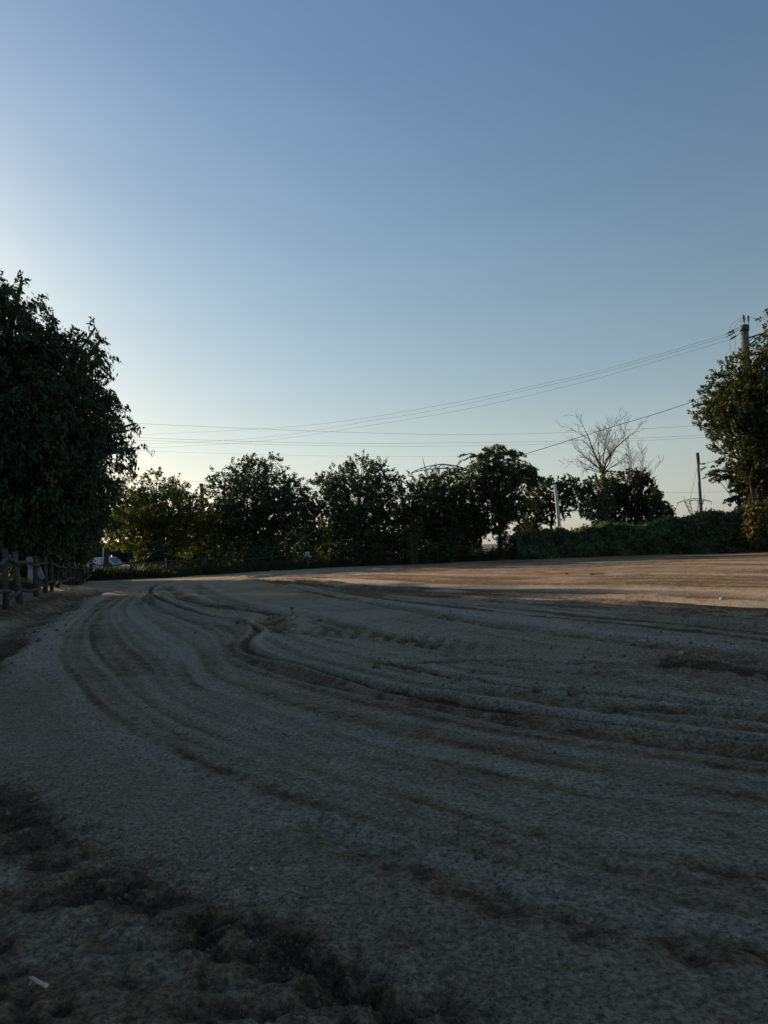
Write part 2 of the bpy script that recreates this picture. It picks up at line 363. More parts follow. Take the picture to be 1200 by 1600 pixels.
def build_ground():
    # fine fan in front of the camera, coarse elsewhere; radial rows grow with distance
    rr = np.concatenate([np.geomspace(.5, 1.6, 14, endpoint=False), np.geomspace(1.6, 12, 580, endpoint=False), np.geomspace(12, 75, 230, endpoint=False), np.geomspace(75, 3500, 40)])
    fine = np.linspace(-31, 31, 650)
    th = np.concatenate([np.linspace(-180, -31, 50, endpoint=False), fine, np.linspace(31, 180, 50, endpoint=False)[1:]])
    T, RR = np.meshgrid(np.radians(th), rr)
    X = RR * np.sin(T); Y = RR * np.cos(T)
    nr, ntn = X.shape
    x = X.ravel(); y = Y.ravel(); r = RR.ravel()
    z = base_z(x, y); damp_shade = np.zeros_like(z); rough = np.zeros_like(z)
    near = r < 80
    for (Q, dep, wid, ridge, dm, ro, fade) in CURVES:
        m = wid * 5
        idx = np.nonzero(near & (x > Q[:, 0].min() - m) & (x < Q[:, 0].max() + m) & (y > Q[:, 1].min() - m) & (y < Q[:, 1].max() + m))[0]
        if len(idx) == 0: continue
        px = x[idx]; py = y[idx]
        best = np.full(len(idx), 1e9); sgn = np.zeros(len(idx)); al = np.zeros(len(idx)); acc = 0
        tot = np.hypot(*np.diff(Q, axis=0).T).sum()
        for a, b in zip(Q[:-1], Q[1:]):
            d = b - a; Ls = math.hypot(*d)
            if Ls < 1e-6: continue
            sel = np.nonzero((px > min(a[0], b[0]) - m) & (px < max(a[0], b[0]) + m) & (py > min(a[1], b[1]) - m) & (py < max(a[1], b[1]) + m))[0]
            if len(sel):
                qx = px[sel] - a[0]; qy = py[sel] - a[1]
                t = np.clip((qx * d[0] + qy * d[1]) / Ls ** 2, 0, 1)
                ex = qx - t * d[0]; ey = qy - t * d[1]; D = np.hypot(ex, ey); cr_ = np.sign(d[0] * qy - d[1] * qx)
                up = D < best[sel]; s2 = sel[up]
                best[s2] = D[up]; sgn[s2] = cr_[up]; al[s2] = acc + t[up] * Ls
            acc += Ls
        wob = 1 + .35 * fbm(px * .8, py * .8, 21, 2)
        wv = wid * (1 + .25 * vnoise(px * .5, py * .5, 31))
        sd_ = best * sgn + wid * .5 * fbm(px * 1.3, py * 1.3, 17, 3) * min(1, ro * .8 + .06)
        ends = sstep(0, min(.12 * tot, .35), al) * sstep(0, fade * tot, tot - al)
        g = np.exp(-np.abs(sd_ / wv) ** 3.2)
        rd = np.exp(-((sd_ - 1.9 * wv) / (1.0 * wv)) ** 2) + .7 * np.exp(-((sd_ + 1.8 * wv) / (.9 * wv)) ** 2)
        z[idx] += ends * .75 * (-dep * g * wob + dep * ridge * rd * wob * .7)
        far_ = np.exp(-((sd_ + 1.9 * wv) / (1.0 * wv)) ** 2)
        damp_shade[idx] += ends * dm * (1.15 * g + .15 * rd - .75 * far_) * (1 + .3 * vnoise(px * 1.7, py * 1.7, 5) + .55 * fbm(px * 11, py * 11, 6, 3))
        rough[idx] += ends * ro * np.exp(-(sd_ / (wv * 2.2)) ** 2)
    arena = (y < edge_y(x)) & (x > bank_x(y) - .6)
    # rough churned ground: lower-left corner beyond the trench, and right middle zone
    FGw = np.array([gp(*p) for p in FG])[:, :2]
    o = np.argsort(FGw[:, 0]); ty = np.interp(x, FGw[o, 0], FGw[o, 1])
    corner = sstep(-.05, .25, ty - y) * (r < 8) * (x < 3)
    rough += .65 * corner; damp_shade += .46 * corner
    c2 = np.exp(-(((x - 2.5) / 5.5) ** 2 + ((y - 6.2 - .08 * x) / 1.3) ** 2)); rough += .22 * c2; damp_shade += .12 * c2
    damp_shade += .34 * sstep(13, 19, y - .0 * x) * sstep(-9, 4, x) + .2 * sstep(26, 38, y) * sstep(-5, 8, x)  # far strip browner, and darkened in colour to tone down the sunlight
    rough = np.clip(rough, 0, 1.4)
    rp = np.random.default_rng(808)
    pits = [(82, 1282), (128, 1290), (45, 1262), (205, 1378), (185, 1386), (250, 1398), (235, 1402), (345, 1430), (325, 1438), (385, 1442), (445, 1482), (485, 1503), (470, 1512), (560, 1532), (548, 1545), (330, 1498), (20, 1520), (110, 1320), (15, 1290), (620, 1570)]
    pits += [(u + rp.normal(0, 26), v + rp.normal(0, 18)) for u, v in zip(np.linspace(-30, 680, 46), np.interp(np.linspace(-30, 680, 46), [q[0] for q in FG], [q[1] for q in FG]))]
    pits += [(rp.uniform(-40, 620), rp.uniform(1330, 1640)) for _ in range(40)]
    pits += [(u + rp.normal(0, 20), v + rp.normal(0, 10)) for u, v in zip(np.linspace(640, 1230, 16), np.interp(np.linspace(640, 1230, 16), [q[0] for q in B2[:8]][::-1], [q[1] for q in B2[:8]][::-1]))]
    for kk, (pu, pv) in enumerate(pits):
        if 66 <= kk < 106 and pv < np.interp(pu, [q[0] for q in FG], [q[1] for q in FG]): continue
        g_ = gp(pu, pv); big_ = kk < 20; rr0 = rp.uniform(.030, .055) if big_ else rp.uniform(.014, .034); dp = rr0 * rp.uniform(.45, .75) * (1 if kk < 106 else .6)
        idx = np.nonzero((np.abs(x - g_[0]) < rr0 * 3) & (np.abs(y - g_[1]) < rr0 * 3))[0]
        if len(idx) == 0: continue
        dx = x[idx] - g_[0]; dy = y[idx] - g_[1]; a_ = rp.uniform(0, 3.14); ex = rp.uniform(1, 1.5)
        q1 = (dx * math.cos(a_) + dy * math.sin(a_)) / ex; q2 = -dx * math.sin(a_) + dy * math.cos(a_)
        D = np.hypot(q1, q2) / rr0 + .22 * fbm(x[idx] * 34, y[idx] * 34, 900 + kk, 3)
        z[idx] += dp * (-np.exp(-np.maximum(D, 0) ** 3.0) + .14 * np.exp(-((D - 1.45) / .38) ** 2) * (.6 + .5 * vnoise(x[idx] * 30, y[idx] * 30, 77)))
        damp_shade[idx] += .28 * np.exp(-D ** 2 * .8)  # shade inside each pit painted into the soil colour
    nearw = 1 - sstep(14, 40, r)
    # base granularity everywhere + lumps where churned
    z += near * (.0022 * fbm(x * 28, y * 28, 41, 3) * (1 - sstep(5, 12, r)) + .0045 * fbm(x * 3.1, y * 3.1, 43, 4) * (.5 + .5 * nearw))
    lump = fbm(x * 8, y * 8, 51, 3, .55)
    hoof = np.maximum(0, vnoise(x * 6.5, y * 6.5, 61) + .3 * vnoise(x * 19, y * 19, 62) - .3) * 1.3
    z += near * rough * (.014 * (np.abs(fbm(x * 10, y * 10, 131, 2, .5)) - .35) + .007 * lump - .030 * hoof + .005 * fbm(x * 22, y * 22, 55, 2) * (1 - sstep(6, 14, r)))
    rough *= 1 - .5 * sstep(3.5, 6, r)
    damp_shade += rough * (.55 * hoof - .16 * lump)  # hollows darkened, lumps paled: relief shade painted into the soil
    # tyre lug marks
    t0 = gp(465, 984)[:2]; t1 = gp(800, 1022)[:2]; d = t1 - t0; Ls = math.hypot(*d); d /= Ls; n_ = np.array([-d[1], d[0]])
    u = (x - t0[0]) * d[0] + (y - t0[1]) * d[1]; v = (x - t0[0]) * n_[0] + (y - t0[1]) * n_[1]
    v = v - .25 * np.sin(u / Ls * 3.1)
    inside = sstep(-.1, .3, u) * sstep(-.1, 1.2, Ls - u) * np.exp(-(v / .30) ** 4)
    lug = sstep(-.2, .3, np.sin((u + v * .9) * 2 * math.pi / .30))
    z += inside * (lug * .035 - .03); damp_shade += inside * (1 - lug) * .35
    z -= .05 * np.exp(-((v + .36) / .07) ** 2) * sstep(0, .5, u) * sstep(0, .5, Ls - u) * .6
    V = np.stack([x, y, z], 1)
    I = np.arange(nr * ntn).reshape(nr, ntn); J = np.roll(I, -1, axis=1)
    F = np.stack([I[:-1], I[1:], J[1:], J[:-1]], -1).reshape(-1, 4)[:, ::-1]
    fc = V[F].mean(1)
    wob = .35 * fbm(fc[:, 0] * .8, fc[:, 1] * .8, 71, 3)
    inA = (fc[:, 1] < edge_y(fc[:, 0]) + wob) & (fc[:, 0] > bank_x(fc[:, 1]) - 1.9 + wob) & (np.hypot(fc[:, 0], fc[:, 1]) < 150)
    for nm, sel, m in (('dirt_arena', inA, DIRT), ('grass_field', ~inA, FIELD)):
        f = F[sel]; used = np.unique(f); mp = np.zeros(len(V), np.int64); mp[used] = np.arange(len(used))
        me = npmesh(nm, V[used], mp[f], np.clip(damp_shade[used], -.4, 1.3), 'damp_shade')
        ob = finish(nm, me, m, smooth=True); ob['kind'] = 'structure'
        ob['label'] = {'dirt_arena': 'dark sandy riding arena with curved wheel ruts', 'grass_field': 'rough grass ground around the riding arena'}[nm]
build_ground()
# a little inner disc under the camera
def gz(x, y): return float(base_z(np.array([float(x)]), np.array([float(y)]))[0])

# ------------------------------------------------------------------ foliage
def leaf_quads(C, D, size, width, tone, rs, fold=.25):
    """C centres (n,3), D leaf directions (n,3) unit; returns rhombus leaves"""
    n = len(C)
    rnd = rs.normal(size=(n, 3)); S = np.cross(D, rnd); S /= np.linalg.norm(S, axis=1, keepdims=True) + 1e-9
    Nn = np.cross(S, D)
    sz = size * rs.uniform(.65, 1.3, (n, 1)); wd = width / size * sz
    a = C - D * sz * .5; b = C + D * sz * .5 - Nn * sz * fold * .5
    l = C + S * wd * .5 + Nn * sz * fold * .25 - D * sz * .06; r = C - S * wd * .5 + Nn * sz * fold * .25 - D * sz * .06
    V = np.stack([a, r, b, l], 1).reshape(-1, 3); F = np.arange(4 * n).reshape(n, 4)
    return V, F, np.repeat(tone, 4)
def unit(v): return v / (np.linalg.norm(v, axis=-1, keepdims=True) + 1e-9)
def sprays(lobes, n_leaf, rs, spray_len, per=22, droop=.3, shell=.6, spread=.5, flat=1.0, layered=False):
    """points of leaves: lobes (k,4) x y z r -> leaf centres, directions, tone"""
    lobes = np.array(lobes, float); w_ = lobes[:, 3] ** 2.2; w_ /= w_.sum()
    ns = max(1, n_leaf // per); k = rs.choice(len(lobes), ns, p=w_)
    dirs = unit(rs.normal(size=(ns, 3))); dirs[:, 2] *= flat
    rad = lobes[k, 3] * np.where(rs.random(ns) < shell, rs.uniform(.72, 1.0, ns), rs.uniform(.15, .85, ns) ** .6)
    # clumpy surface: push sprays by noise on direction
    cl = rs.normal(size=(14, 3)); cl = unit(cl)
    bump_ = np.max(dirs @ cl.T, axis=1); rad *= .80 + .26 * np.clip((bump_ - .72) / .28, 0, 1) + rs.normal(0, .04, ns)
    base = lobes[k, :3] + dirs * rad[:, None]
    ax = unit(dirs * 1.0 + np.array([0, 0, .35]) + rs.normal(0, .55, (ns, 3)))
    if layered: ax[:, 2] *= .3
    ax[:, 2] -= droop; ax = unit(ax)
    tn = np.clip(rs.normal(.42, .22, ns), 0, 1)
    t = rs.random((ns, per)); sc_ = spray_len * rs.uniform(.5, 1.35, (ns, 1))
    C = base[:, None, :] + ax[:, None, :] * (t * sc_)[..., None] + rs.normal(0, 1, (ns, per, 3)) * (spray_len * spread * .35 * (1 - .55 * t))[..., None]
    if layered: C[..., 2] = base[:, None, 2] + (C[..., 2] - base[:, None, 2]) * .45
    C[..., 2] -= (droop * spray_len * .5) * t ** 2
    D = unit(ax[:, None, :] * .8 + rs.normal(0, .7, (ns, per, 3)) + np.array([0, 0, -droop * 1.6]))
    tone = np.clip(tn[:, None] + rs.normal(0, .12, (ns, per)), 0, 1)
    return C.reshape(-1, 3), D.reshape(-1, 3), tone.ravel(), base
def limbs(mb, root, top, lobes, r0, rs, bases=None, twigs=60, sides=6):
    root = np.array(root, float); top = np.array(top, float)
    m = 7; P = [root * (1 - s) + top * s + np.append(rs.normal(0, .05 * np.linalg.norm(top - root) * s * (1 - s) * 2, 2), 0) for s in np.linspace(0, 1, m)]
    mb.tube(P, [r0 * (1.35 if i == 0 else 1) * (1 - .55 * i / (m - 1)) for i in range(m)], sides + 2)
    ends = []
    for lb in lobes:
        c = np.array(lb[:3], float); s = rs.uniform(.25, .85); st = root * (1 - s) + top * s
        mid = st * .45 + c * .55 + rs.normal(0, .12 * lb[3], 3) - np.array([0, 0, .1 * lb[3]])
        Q = [st * (1 - t) ** 2 + 2 * mid * t * (1 - t) + c * t * t for t in np.linspace(0, 1, 6)]
        mb.tube(Q, list(np.linspace(r0 * .45, r0 * .12, 6)), sides); ends.append((Q, lb))
    if bases is not None:
        for j in rs.choice(len(bases), min(twigs, len(bases)), replace=False):
            b = bases[j]; Q, lb = min(ends, key=lambda e: np.linalg.norm(np.array(e[1][:3]) - b) / e[1][3])
            s_ = Q[rs.integers(2, 6)]; md = (s_ + b) / 2 + rs.normal(0, .06 * lb[3], 3)
            mb.tube([s_, md, b], [r0 * .11, r0 * .07, r0 * .03], 4, cap=False)
def cat_n(n): return n == 'broadleaf_tree'
def make_tree(name, label, cat, px_lobes, Y, trunk_px, n_leaf, leaf, leafw, spray_len, leafmat, bark=BARK, r0=.16, seed=1, droop=.3, per=22,
              depth=.9, shell=.6, group=None, twigs=60, spread=.5, top_px=None, base_z_=None, grow=1.12, layered=False):
    rs = np.random.default_rng(seed)
    lob = []
    for (a, b, rp) in px_lobes:
        q = at(a, b, Y); rad = grow * rp * Y / FPX
        lob.append((q[0], q[1] + rs.uniform(-.5, .5) * rad * depth, q[2], rad))
        if rp > 35:                                     # give the crown its depth, front and back
            lob.append((q[0] + rs.uniform(-.3, .3) * rad, q[1] + rad * .8 * depth, q[2] - .1 * rad, rad * .8))
            lob.append((q[0] + rs.uniform(-.3, .3) * rad, q[1] - rad * .6 * depth, q[2] - .15 * rad, rad * .75))
    root = at(trunk_px[0], trunk_px[1], Y); zz = gz(root[0], Y) if base_z_ is None else base_z_
    loc = np.array([root[0], Y, zz - .05])
    lob = [(l[0] - loc[0], l[1] - loc[1], l[2] - loc[2], l[3]) for l in lob]
    t = thing(name, label, cat, tuple(loc), group)
    C, D, tone, bases = sprays(lob, int(n_leaf * (1.6 if Y > 40 and cat_n(name) else 1.3)), rs, spray_len, per, droop, shell, spread, 1.0, layered)
    keep = C[:, 2] > .15
    V, F, tn = leaf_quads(C[keep], D[keep], leaf, leafw, tone[keep], rs)
    finish('crown', npmesh('crown', V, F, tn), leafmat, t)
    tp = at(*(top_px or (px_lobes[0][0], px_lobes[0][1])), Y) - loc
    mb = MB(); limbs(mb, (0, 0, 0), tp, lob, r0, rs, bases, twigs); mb.build('trunk', bark, t, True)
    return t

# left big tree with hanging pointed leaves
LT = [(-30, 620, 110), (-80, 560, 120), (10, 520, 75), (70, 570, 60), (118, 545, 36), (100, 610, 60), (60, 660, 100), (145, 585, 22), (140, 650, 42), (160, 690, 34), (184, 692, 22), (200, 672, 15),
      (120, 740, 62), (40, 770, 85), (-80, 720, 150), (100, 800, 50), (20, 815, 60), (-60, 820, 80), (24, 470, 30), (-50, 470, 70), (85, 512, 22), (33, 445, 10), (150, 770, 30), (135, 520, 16), (34, 432, 5), (88, 497, 7), (150, 512, 8), (160, 565, 10), (170, 612, 9), (213, 662, 7), (212, 700, 8), (185, 650, 9)]
big = make_tree('broadleaf_tree', 'tall dark tree with drooping pointed leaves rising behind the near wooden fence', 'tree', LT, 24.0, (-60, 900), 118000, .17, .065, .5,
                LEAF_DARK, grow=1.07, r0=.28, seed=11, droop=.75, per=24, twigs=120, group='trees along the left fence')

MID = 'trees behind the arena'
make_tree('broadleaf_tree', 'yellow-green airy tree left of the dark round trees, van beneath it', 'tree',
          [(245, 800, 45), (205, 800, 40), (190, 828, 26), (166, 845, 15), (195, 770, 24), (240, 765, 28), (275, 790, 36), (300, 820, 36), (245, 745, 13), (215, 755, 12), (270, 762, 14), (310, 850, 30), (225, 840, 30), (165, 815, 22), (335, 830, 24), (235, 860, 22), (285, 858, 24)],
          47, (240, 905), 21000, .155, 0.080, .5, LEAF_YELLOW, r0=.14, seed=21, droop=.3, shell=.7, group=MID, twigs=90)
make_tree('broadleaf_tree', 'wide dark tree with a notched top, right of the yellow-green tree', 'tree',
          [(400, 780, 55), (350, 775, 34), (440, 785, 42), (400, 738, 26), (428, 730, 17), (372, 742, 18), (340, 750, 13), (465, 752, 11), (465, 790, 22), (345, 815, 36), (400, 835, 42), (450, 835, 34), (388, 728, 10)],
          49, (400, 895), 30000, .155, 0.088, .42, LEAF_DARK, r0=.17, seed=22, droop=.1, group=MID, spread=.6)
make_tree('broadleaf_tree', 'dark domed tree behind the white letter sign', 'tree',
          [(560, 780, 55), (515, 775, 32), (610, 775, 32), (565, 732, 22), (535, 742, 18), (595, 738, 16), (615, 752, 14), (560, 835, 48), (510, 825, 32), (610, 830, 34), (580, 722, 8), (505, 755, 12)],
          50, (562, 890), 30000, .155, 0.088, .42, LEAF_DARK, r0=.17, seed=23, droop=.1, group=MID, spread=.6)
make_tree('broadleaf_tree', 'flat-topped dark tree with a pale leafy left side, below the near pylon', 'tree',
          [(685, 790, 48), (650, 775, 24), (700, 765, 28), (730, 785, 26), (645, 810, 26), (690, 835, 38), (725, 830, 28), (650, 750, 10), (670, 752, 10), (710, 745, 12), (690, 750, 11)],
          50, (690, 885), 24000, .155, 0.088, .42, LEAF_MID, r0=.14, seed=24, droop=.15, group=MID)
make_tree('broadleaf_tree', 'tree with feathery layered top standing above its neighbours', 'tree',
          [(780, 755, 27), (768, 722, 14), (792, 712, 12), (808, 730, 13), (832, 738, 7), (838, 750, 7), (808, 706, 6), (756, 707, 7), (775, 740, 14), (745, 735, 16), (818, 752, 14), (822, 735, 10), (740, 765, 22), (770, 800, 34), (805, 790, 20), (745, 715, 7), (733, 712, 5), (775, 700, 9)],
          48, (783, 880), 19000, .22, .065, .6, LEAF_ASH, r0=.13, seed=25, layered=True, grow=1.0, droop=.3, group=MID, spread=.35, shell=.75)
make_tree('broadleaf_tree', 'low dense dark tree behind the pale leaning post', 'tree',
          [(860, 772, 24), (835, 780, 22), (885, 768, 20), (850, 800, 20), (830, 815, 18), (880, 798, 10), (905, 775, 24), (930, 770, 22), (925, 795, 16)],
          55, (862, 850), 13000, .155, 0.096, .35, LEAF_DARK, r0=.14, seed=26, droop=.1, group=MID)
make_tree('broadleaf_tree', 'round dark tree right of the dead tree, wrapped in creeper', 'tree',
          [(1000, 775, 28), (960, 800, 24), (955, 775, 20), (1020, 815, 24), (985, 755, 22), (1005, 748, 12), (1015, 790, 20), (975, 800, 26), (1000, 815, 22), (965, 770, 20)],
          55, (990, 855), 19000, .155, 0.104, .35, LEAF_DARK, r0=.15, seed=27, droop=.1, group=MID)
# right tree close to frame edge
make_tree('broadleaf_tree', 'olive-leaved tree in front of the tall concrete power pole', 'tree',
          [(1205, 760, 30), (1175, 745, 18), (1195, 640, 70), (1150, 640, 38), (1125, 625, 26), (1150, 590, 30), (1105, 650, 14), (1118, 600, 14), (1185, 575, 34), (1215, 530, 26), (1240, 600, 70), (1150, 695, 34), (1190, 720, 36), (1125, 680, 14),
           (1155, 730, 16), (1240, 700, 60), (1092, 650, 8), (1200, 500, 9), (1195, 545, 20), (1128, 710, 10)],
          47.5, (1187, 880), 40000, .19, .11, .5, LEAF_RIGHT, BARK, r0=.16, seed=31, droop=.1, shell=.6, twigs=70, top_px=(1182, 640), per=16, group='trees by the right-hand hedge')
make_tree('broadleaf_tree', 'small feathery tree low against the sky beside the right trunk', 'tree',
          [(1150, 745, 16), (1128, 740, 11), (1172, 750, 18), (1158, 770, 13), (1110, 733, 7), (1180, 770, 14), (1150, 785, 9), (1200, 760, 22)],
          50, (1178, 860), 5200, .26, .07, .7, LEAF_ASH, r0=.08, seed=32, layered=True, droop=.25, shell=.8, spread=.3, group='trees by the right-hand hedge')

# unseen trees added along the left fence, past the camera, to cast shade
for k, (x, y, rz, sc_, lab) in enumerate([(-17.5, 36, 1.1, .86, 'dark tree added for shade, hidden behind the tall drooping tree at the far end of the near fence'), (-22, 27, 2.6, 1.3, 'unseen dark tree added for shade beyond the left edge, directly behind the tall drooping tree'),
                                     (-18.5, 17.5, 1.9, 1.35, 'unseen dark tree added for shade beyond the left edge, beside the tall drooping tree'), (-17.5, 9, 3.7, 1.3, 'unseen dark tree added for shade beyond the left edge, level with the viewer'),
                                     (-16, 1, 5.1, 1.2, 'unseen dark tree added for shade beyond the left edge, just behind the viewer'), (-16, -9, .4, 1.1, 'unseen dark tree added for shade beyond the left edge, farthest behind the viewer')]):
    copy_tree(big, (x, y, gz(x, y)), rz, lab, sc_)
# back row that closes the view under and between the trees
for k, (a, b, Y, tp_, lab) in enumerate([(285, 828, 60, 30, 'low dark tree behind the yellow-green tree'), (345, 832, 62, 30, 'low dark tree behind the left side of the notched tree'), (470, 822, 60, 36, 'low dark tree in the gap between the notched and the domed tree'),
                                         (530, 832, 62, 30, 'low dark tree behind the left side of the domed tree'), (632, 820, 60, 36, 'low dark tree in the gap between the domed and the flat-topped tree'), (722, 812, 62, 24, 'low dark tree behind the right side of the flat-topped tree'),
                                         (215, 815, 62, 32, 'low dark tree behind the van'), (125, 805, 62, 36, 'low dark tree beyond the far end of the near fence'), (825, 832, 62, 16, 'low dark tree right of the feathery-topped tree')]):
    make_tree('thicket_tree', lab, 'tree', [(a, b, tp_), (a - tp_ * .7, b + 12, tp_ * .8), (a + tp_ * .7, b + 10, tp_ * .8), (a + tp_ * .2, b - tp_ * .5, tp_ * .5), (a, b + 26, tp_ * .9) if b not in (815, 805) else (a, b - 8, tp_ * .7)], Y, (a, 880), 9000, .2, .13, .4,
              LEAF_DARK if k % 3 else LEAF_MID, r0=.1, seed=500 + k, droop=.1, group='low trees of the back row', twigs=20)

# ------------------------------------------------------------------ dead tree with bare branches and its ivy column
def dead_tree(name, label, px0, py0, Y, tips, r0, seed, trunk_top):
    rs = np.random.default_rng(seed); base = at(px0, py0, Y); z0 = gz(base[0], Y); loc = np.array([base[0], Y, z0 - .05])
    t = thing(name, label, 'tree', tuple(loc), 'bare trees behind the hedge')
    mb = MB(); tt = at(*trunk_top, Y) - loc
    mb.tube([(0, 0, 0), tuple(tt * .5 + np.array([.08, 0, 0])), tuple(tt)], [r0 * 1.2, r0, r0 * .7], 8); mb.build('trunk', BARK_DEAD, t, True)
    def grow(m_, p, d, ln, r, lv):
        pts = [p]; q = np.array(p, float); dd = d.copy(); n = 5
        for i in range(n):
            dd = unit(dd + rs.normal(0, .13, 3) + np.array([0, 0, .05])); q = q + dd * ln / n; pts.append(q.copy())
            if lv < 4 and rs.random() < .95:
                sd_ = unit(dd + unit(rs.normal(size=3)) * .8 + np.array([0, 0, .15])); grow(m_, q.copy(), sd_, ln * rs.uniform(.35, .6), max(r * .55 * (1 - .1 * i), .011), lv + 1)
        m_.tube(pts, list(np.linspace(r, r * .35, len(pts))), 5 if lv < 2 else 3, cap=False)
    for (a, b, rr_) in tips:
        e = at(a, b, Y) - loc; e[1] += rs.uniform(-1, 1); d = unit(e - tt); ln = np.linalg.norm(e - tt)
        m2 = MB(); grow(m2, tt, unit(d + np.array([0, 0, .02])), ln * .86, rr_ * .85, 1); m2.build('limb', BARK_DEAD, t, True)
    return t
dead_tree('dead_tree', 'leafless dead tree whose bare forked branches stand above the hedge', 945, 860, 52, [(912, 662, .085), (958, 660, .085), (978, 688, .06), (894, 702, .065), (937, 684, .055), (975, 725, .045), (900, 740, .045), (945, 665, .06), (925, 705, .05), (890, 730, .04)], .2, 41, (942, 738))
dead_tree('dead_tree', 'smaller bare tree with thin twigs right of the dead tree', 1000, 860, 54, [(1026, 712, .045), (1036, 745, .035), (1005, 712, .045), (985, 700, .04), (1015, 735, .035)], .11, 42, (990, 770))

# ------------------------------------------------------------------ shrubs, hedge
def shrub(name, label, lobes_px, Y, n, leaf, m, seed, group=None, base_px=None, cat='shrub', lw=.6, spray=.3):
    rs = np.random.default_rng(seed); lob = []
    bx = at(lobes_px[0][0], lobes_px[0][1], Y)[0]; loc = np.array([bx, Y, gz(bx, Y) - .03])
    for (a, b, rp) in lobes_px:
        q = at(a, b, Y); rad = rp * Y / FPX; lob.append((q[0] - loc[0], rs.uniform(-.4, .4) * rad, q[2] - loc[2], rad))
    t = thing(name, label, cat, tuple(loc), group)
    C, D, tone, bases = sprays(lob, n, rs, spray, 16, .2, .65, .5)
    k = C[:, 2] > .02
    V, F, tn = leaf_quads(C[k], D[k], leaf, leaf * lw, tone[k], rs); finish('foliage', npmesh('foliage', V, F, tn), m, t)
    mb = MB()
    for l in lob:
        for j in range(5):
            e = np.array(l[:3]) + rs.normal(0, .4 * l[3], 3); e[2] = max(e[2], .2)
            mb.tube([(e[0] * .3 + rs.normal(0, .1), e[1] * .3, 0), e * .6 + rs.normal(0, .05, 3), e], [.03, .02, .01], 4)
    mb.build('stems', BARK, t)
    return t
G = 'shrubs between fence and trees'
shrub('bramble_bush', 'broad dark bush against the far rail fence below the yellow-green tree', [(245, 882, 22), (225, 886, 15), (270, 884, 16), (255, 868, 16)], 43.5, 7000, .11, LEAF_DARK, 51, G)
shrub('bramble_bush', 'low yellowish bush beside the far fence post, right of the broad dark bush', [(310, 875, 12), (335, 872, 13), (290, 882, 9), (355, 876, 10)], 45, 3600, .12, LEAF_YELLOW, 52, G)
shrub('bramble_bush', 'dark low bush left of the white letter sign', [(400, 872, 16), (425, 868, 14), (380, 880, 10), (445, 872, 10)], 46, 4500, .12, LEAF_DARK, 53, G)
shrub('bramble_bush', 'sunlit sapling bush with a forked pale stem under the flat-topped tree', [(645, 832, 9), (652, 822, 7), (638, 828, 6)], 46.5, 900, .12, LEAF_YELLOW, 54, G)
shrub('bramble_bush', 'pale green bush at the foot of the flat-topped tree', [(668, 866, 11), (655, 870, 9), (685, 864, 8)], 47, 2400, .11, LEAF_YELLOW, 55, G)
shrub('bramble_bush', 'dark upright bush at the foot of the flat-topped tree beside the pale green bush', [(703, 850, 14), (700, 868, 12), (712, 838, 9)], 47, 3000, .11, LEAF_DARK, 56, G)
shrub('bramble_bush', 'dark bush around the trunk of the feathery-topped tree', [(790, 850, 14), (800, 864, 10), (778, 866, 9), (785, 835, 10)], 47, 3000, .11, LEAF_DARK, 57, G)
shrub('bramble_bush', 'green bush in front of the domed tree, right of the letter sign', [(545, 862, 11), (565, 868, 12), (585, 862, 12), (525, 868, 9)], 47.2, 3600, .12, LEAF_MID, 58, G)
shrub('bramble_bush', 'leafy bush hanging over the far end of the near fence', [(115, 850, 18), (90, 856, 14), (135, 866, 12), (75, 864, 8)], 33, 4200, .11, LEAF_YELLOW, 59, G)
shrub('bramble_bush', 'low yellow-green weeds in front of the white van', [(200, 896, 8), (185, 899, 6), (215, 897, 6), (150, 900, 5)], 43.5, 1500, .09, LEAF_YELLOW, 60, G)
shrub('climber_column', 'creeper-clad conical shrub rising from the hedge right of the dead tree', [(1030, 800, 14), (1026, 782, 10), (1040, 815, 16), (1022, 770, 6), (1045, 798, 8), (1010, 825, 14)], 50.5, 5500, .14, LEAF_MID, 61, G)
shrub('climber_column', 'ivy-covered trunk column beneath the bare branches of the dead tree', [(944, 760, 12), (945, 785, 14), (940, 810, 16), (955, 830, 16), (946, 742, 8), (925, 795, 12)], 51.5, 6500, .13, LEAF_IVY, 62, G)
shrub('ivy_bush', 'ivy bush with sunlight painted into its yellowish leaf colour below the olive-leaved tree', [(1185, 820, 20), (1180, 800, 16), (1200, 835, 24), (1195, 810, 24), (1170, 838, 12)], 44.3, 8000, .15, LEAF_IVY_SUNPAINT, 63, G)
for i, (a, Yy) in enumerate([(470, 60), (620, 62), (760, 64), (330, 60)]):
    pass

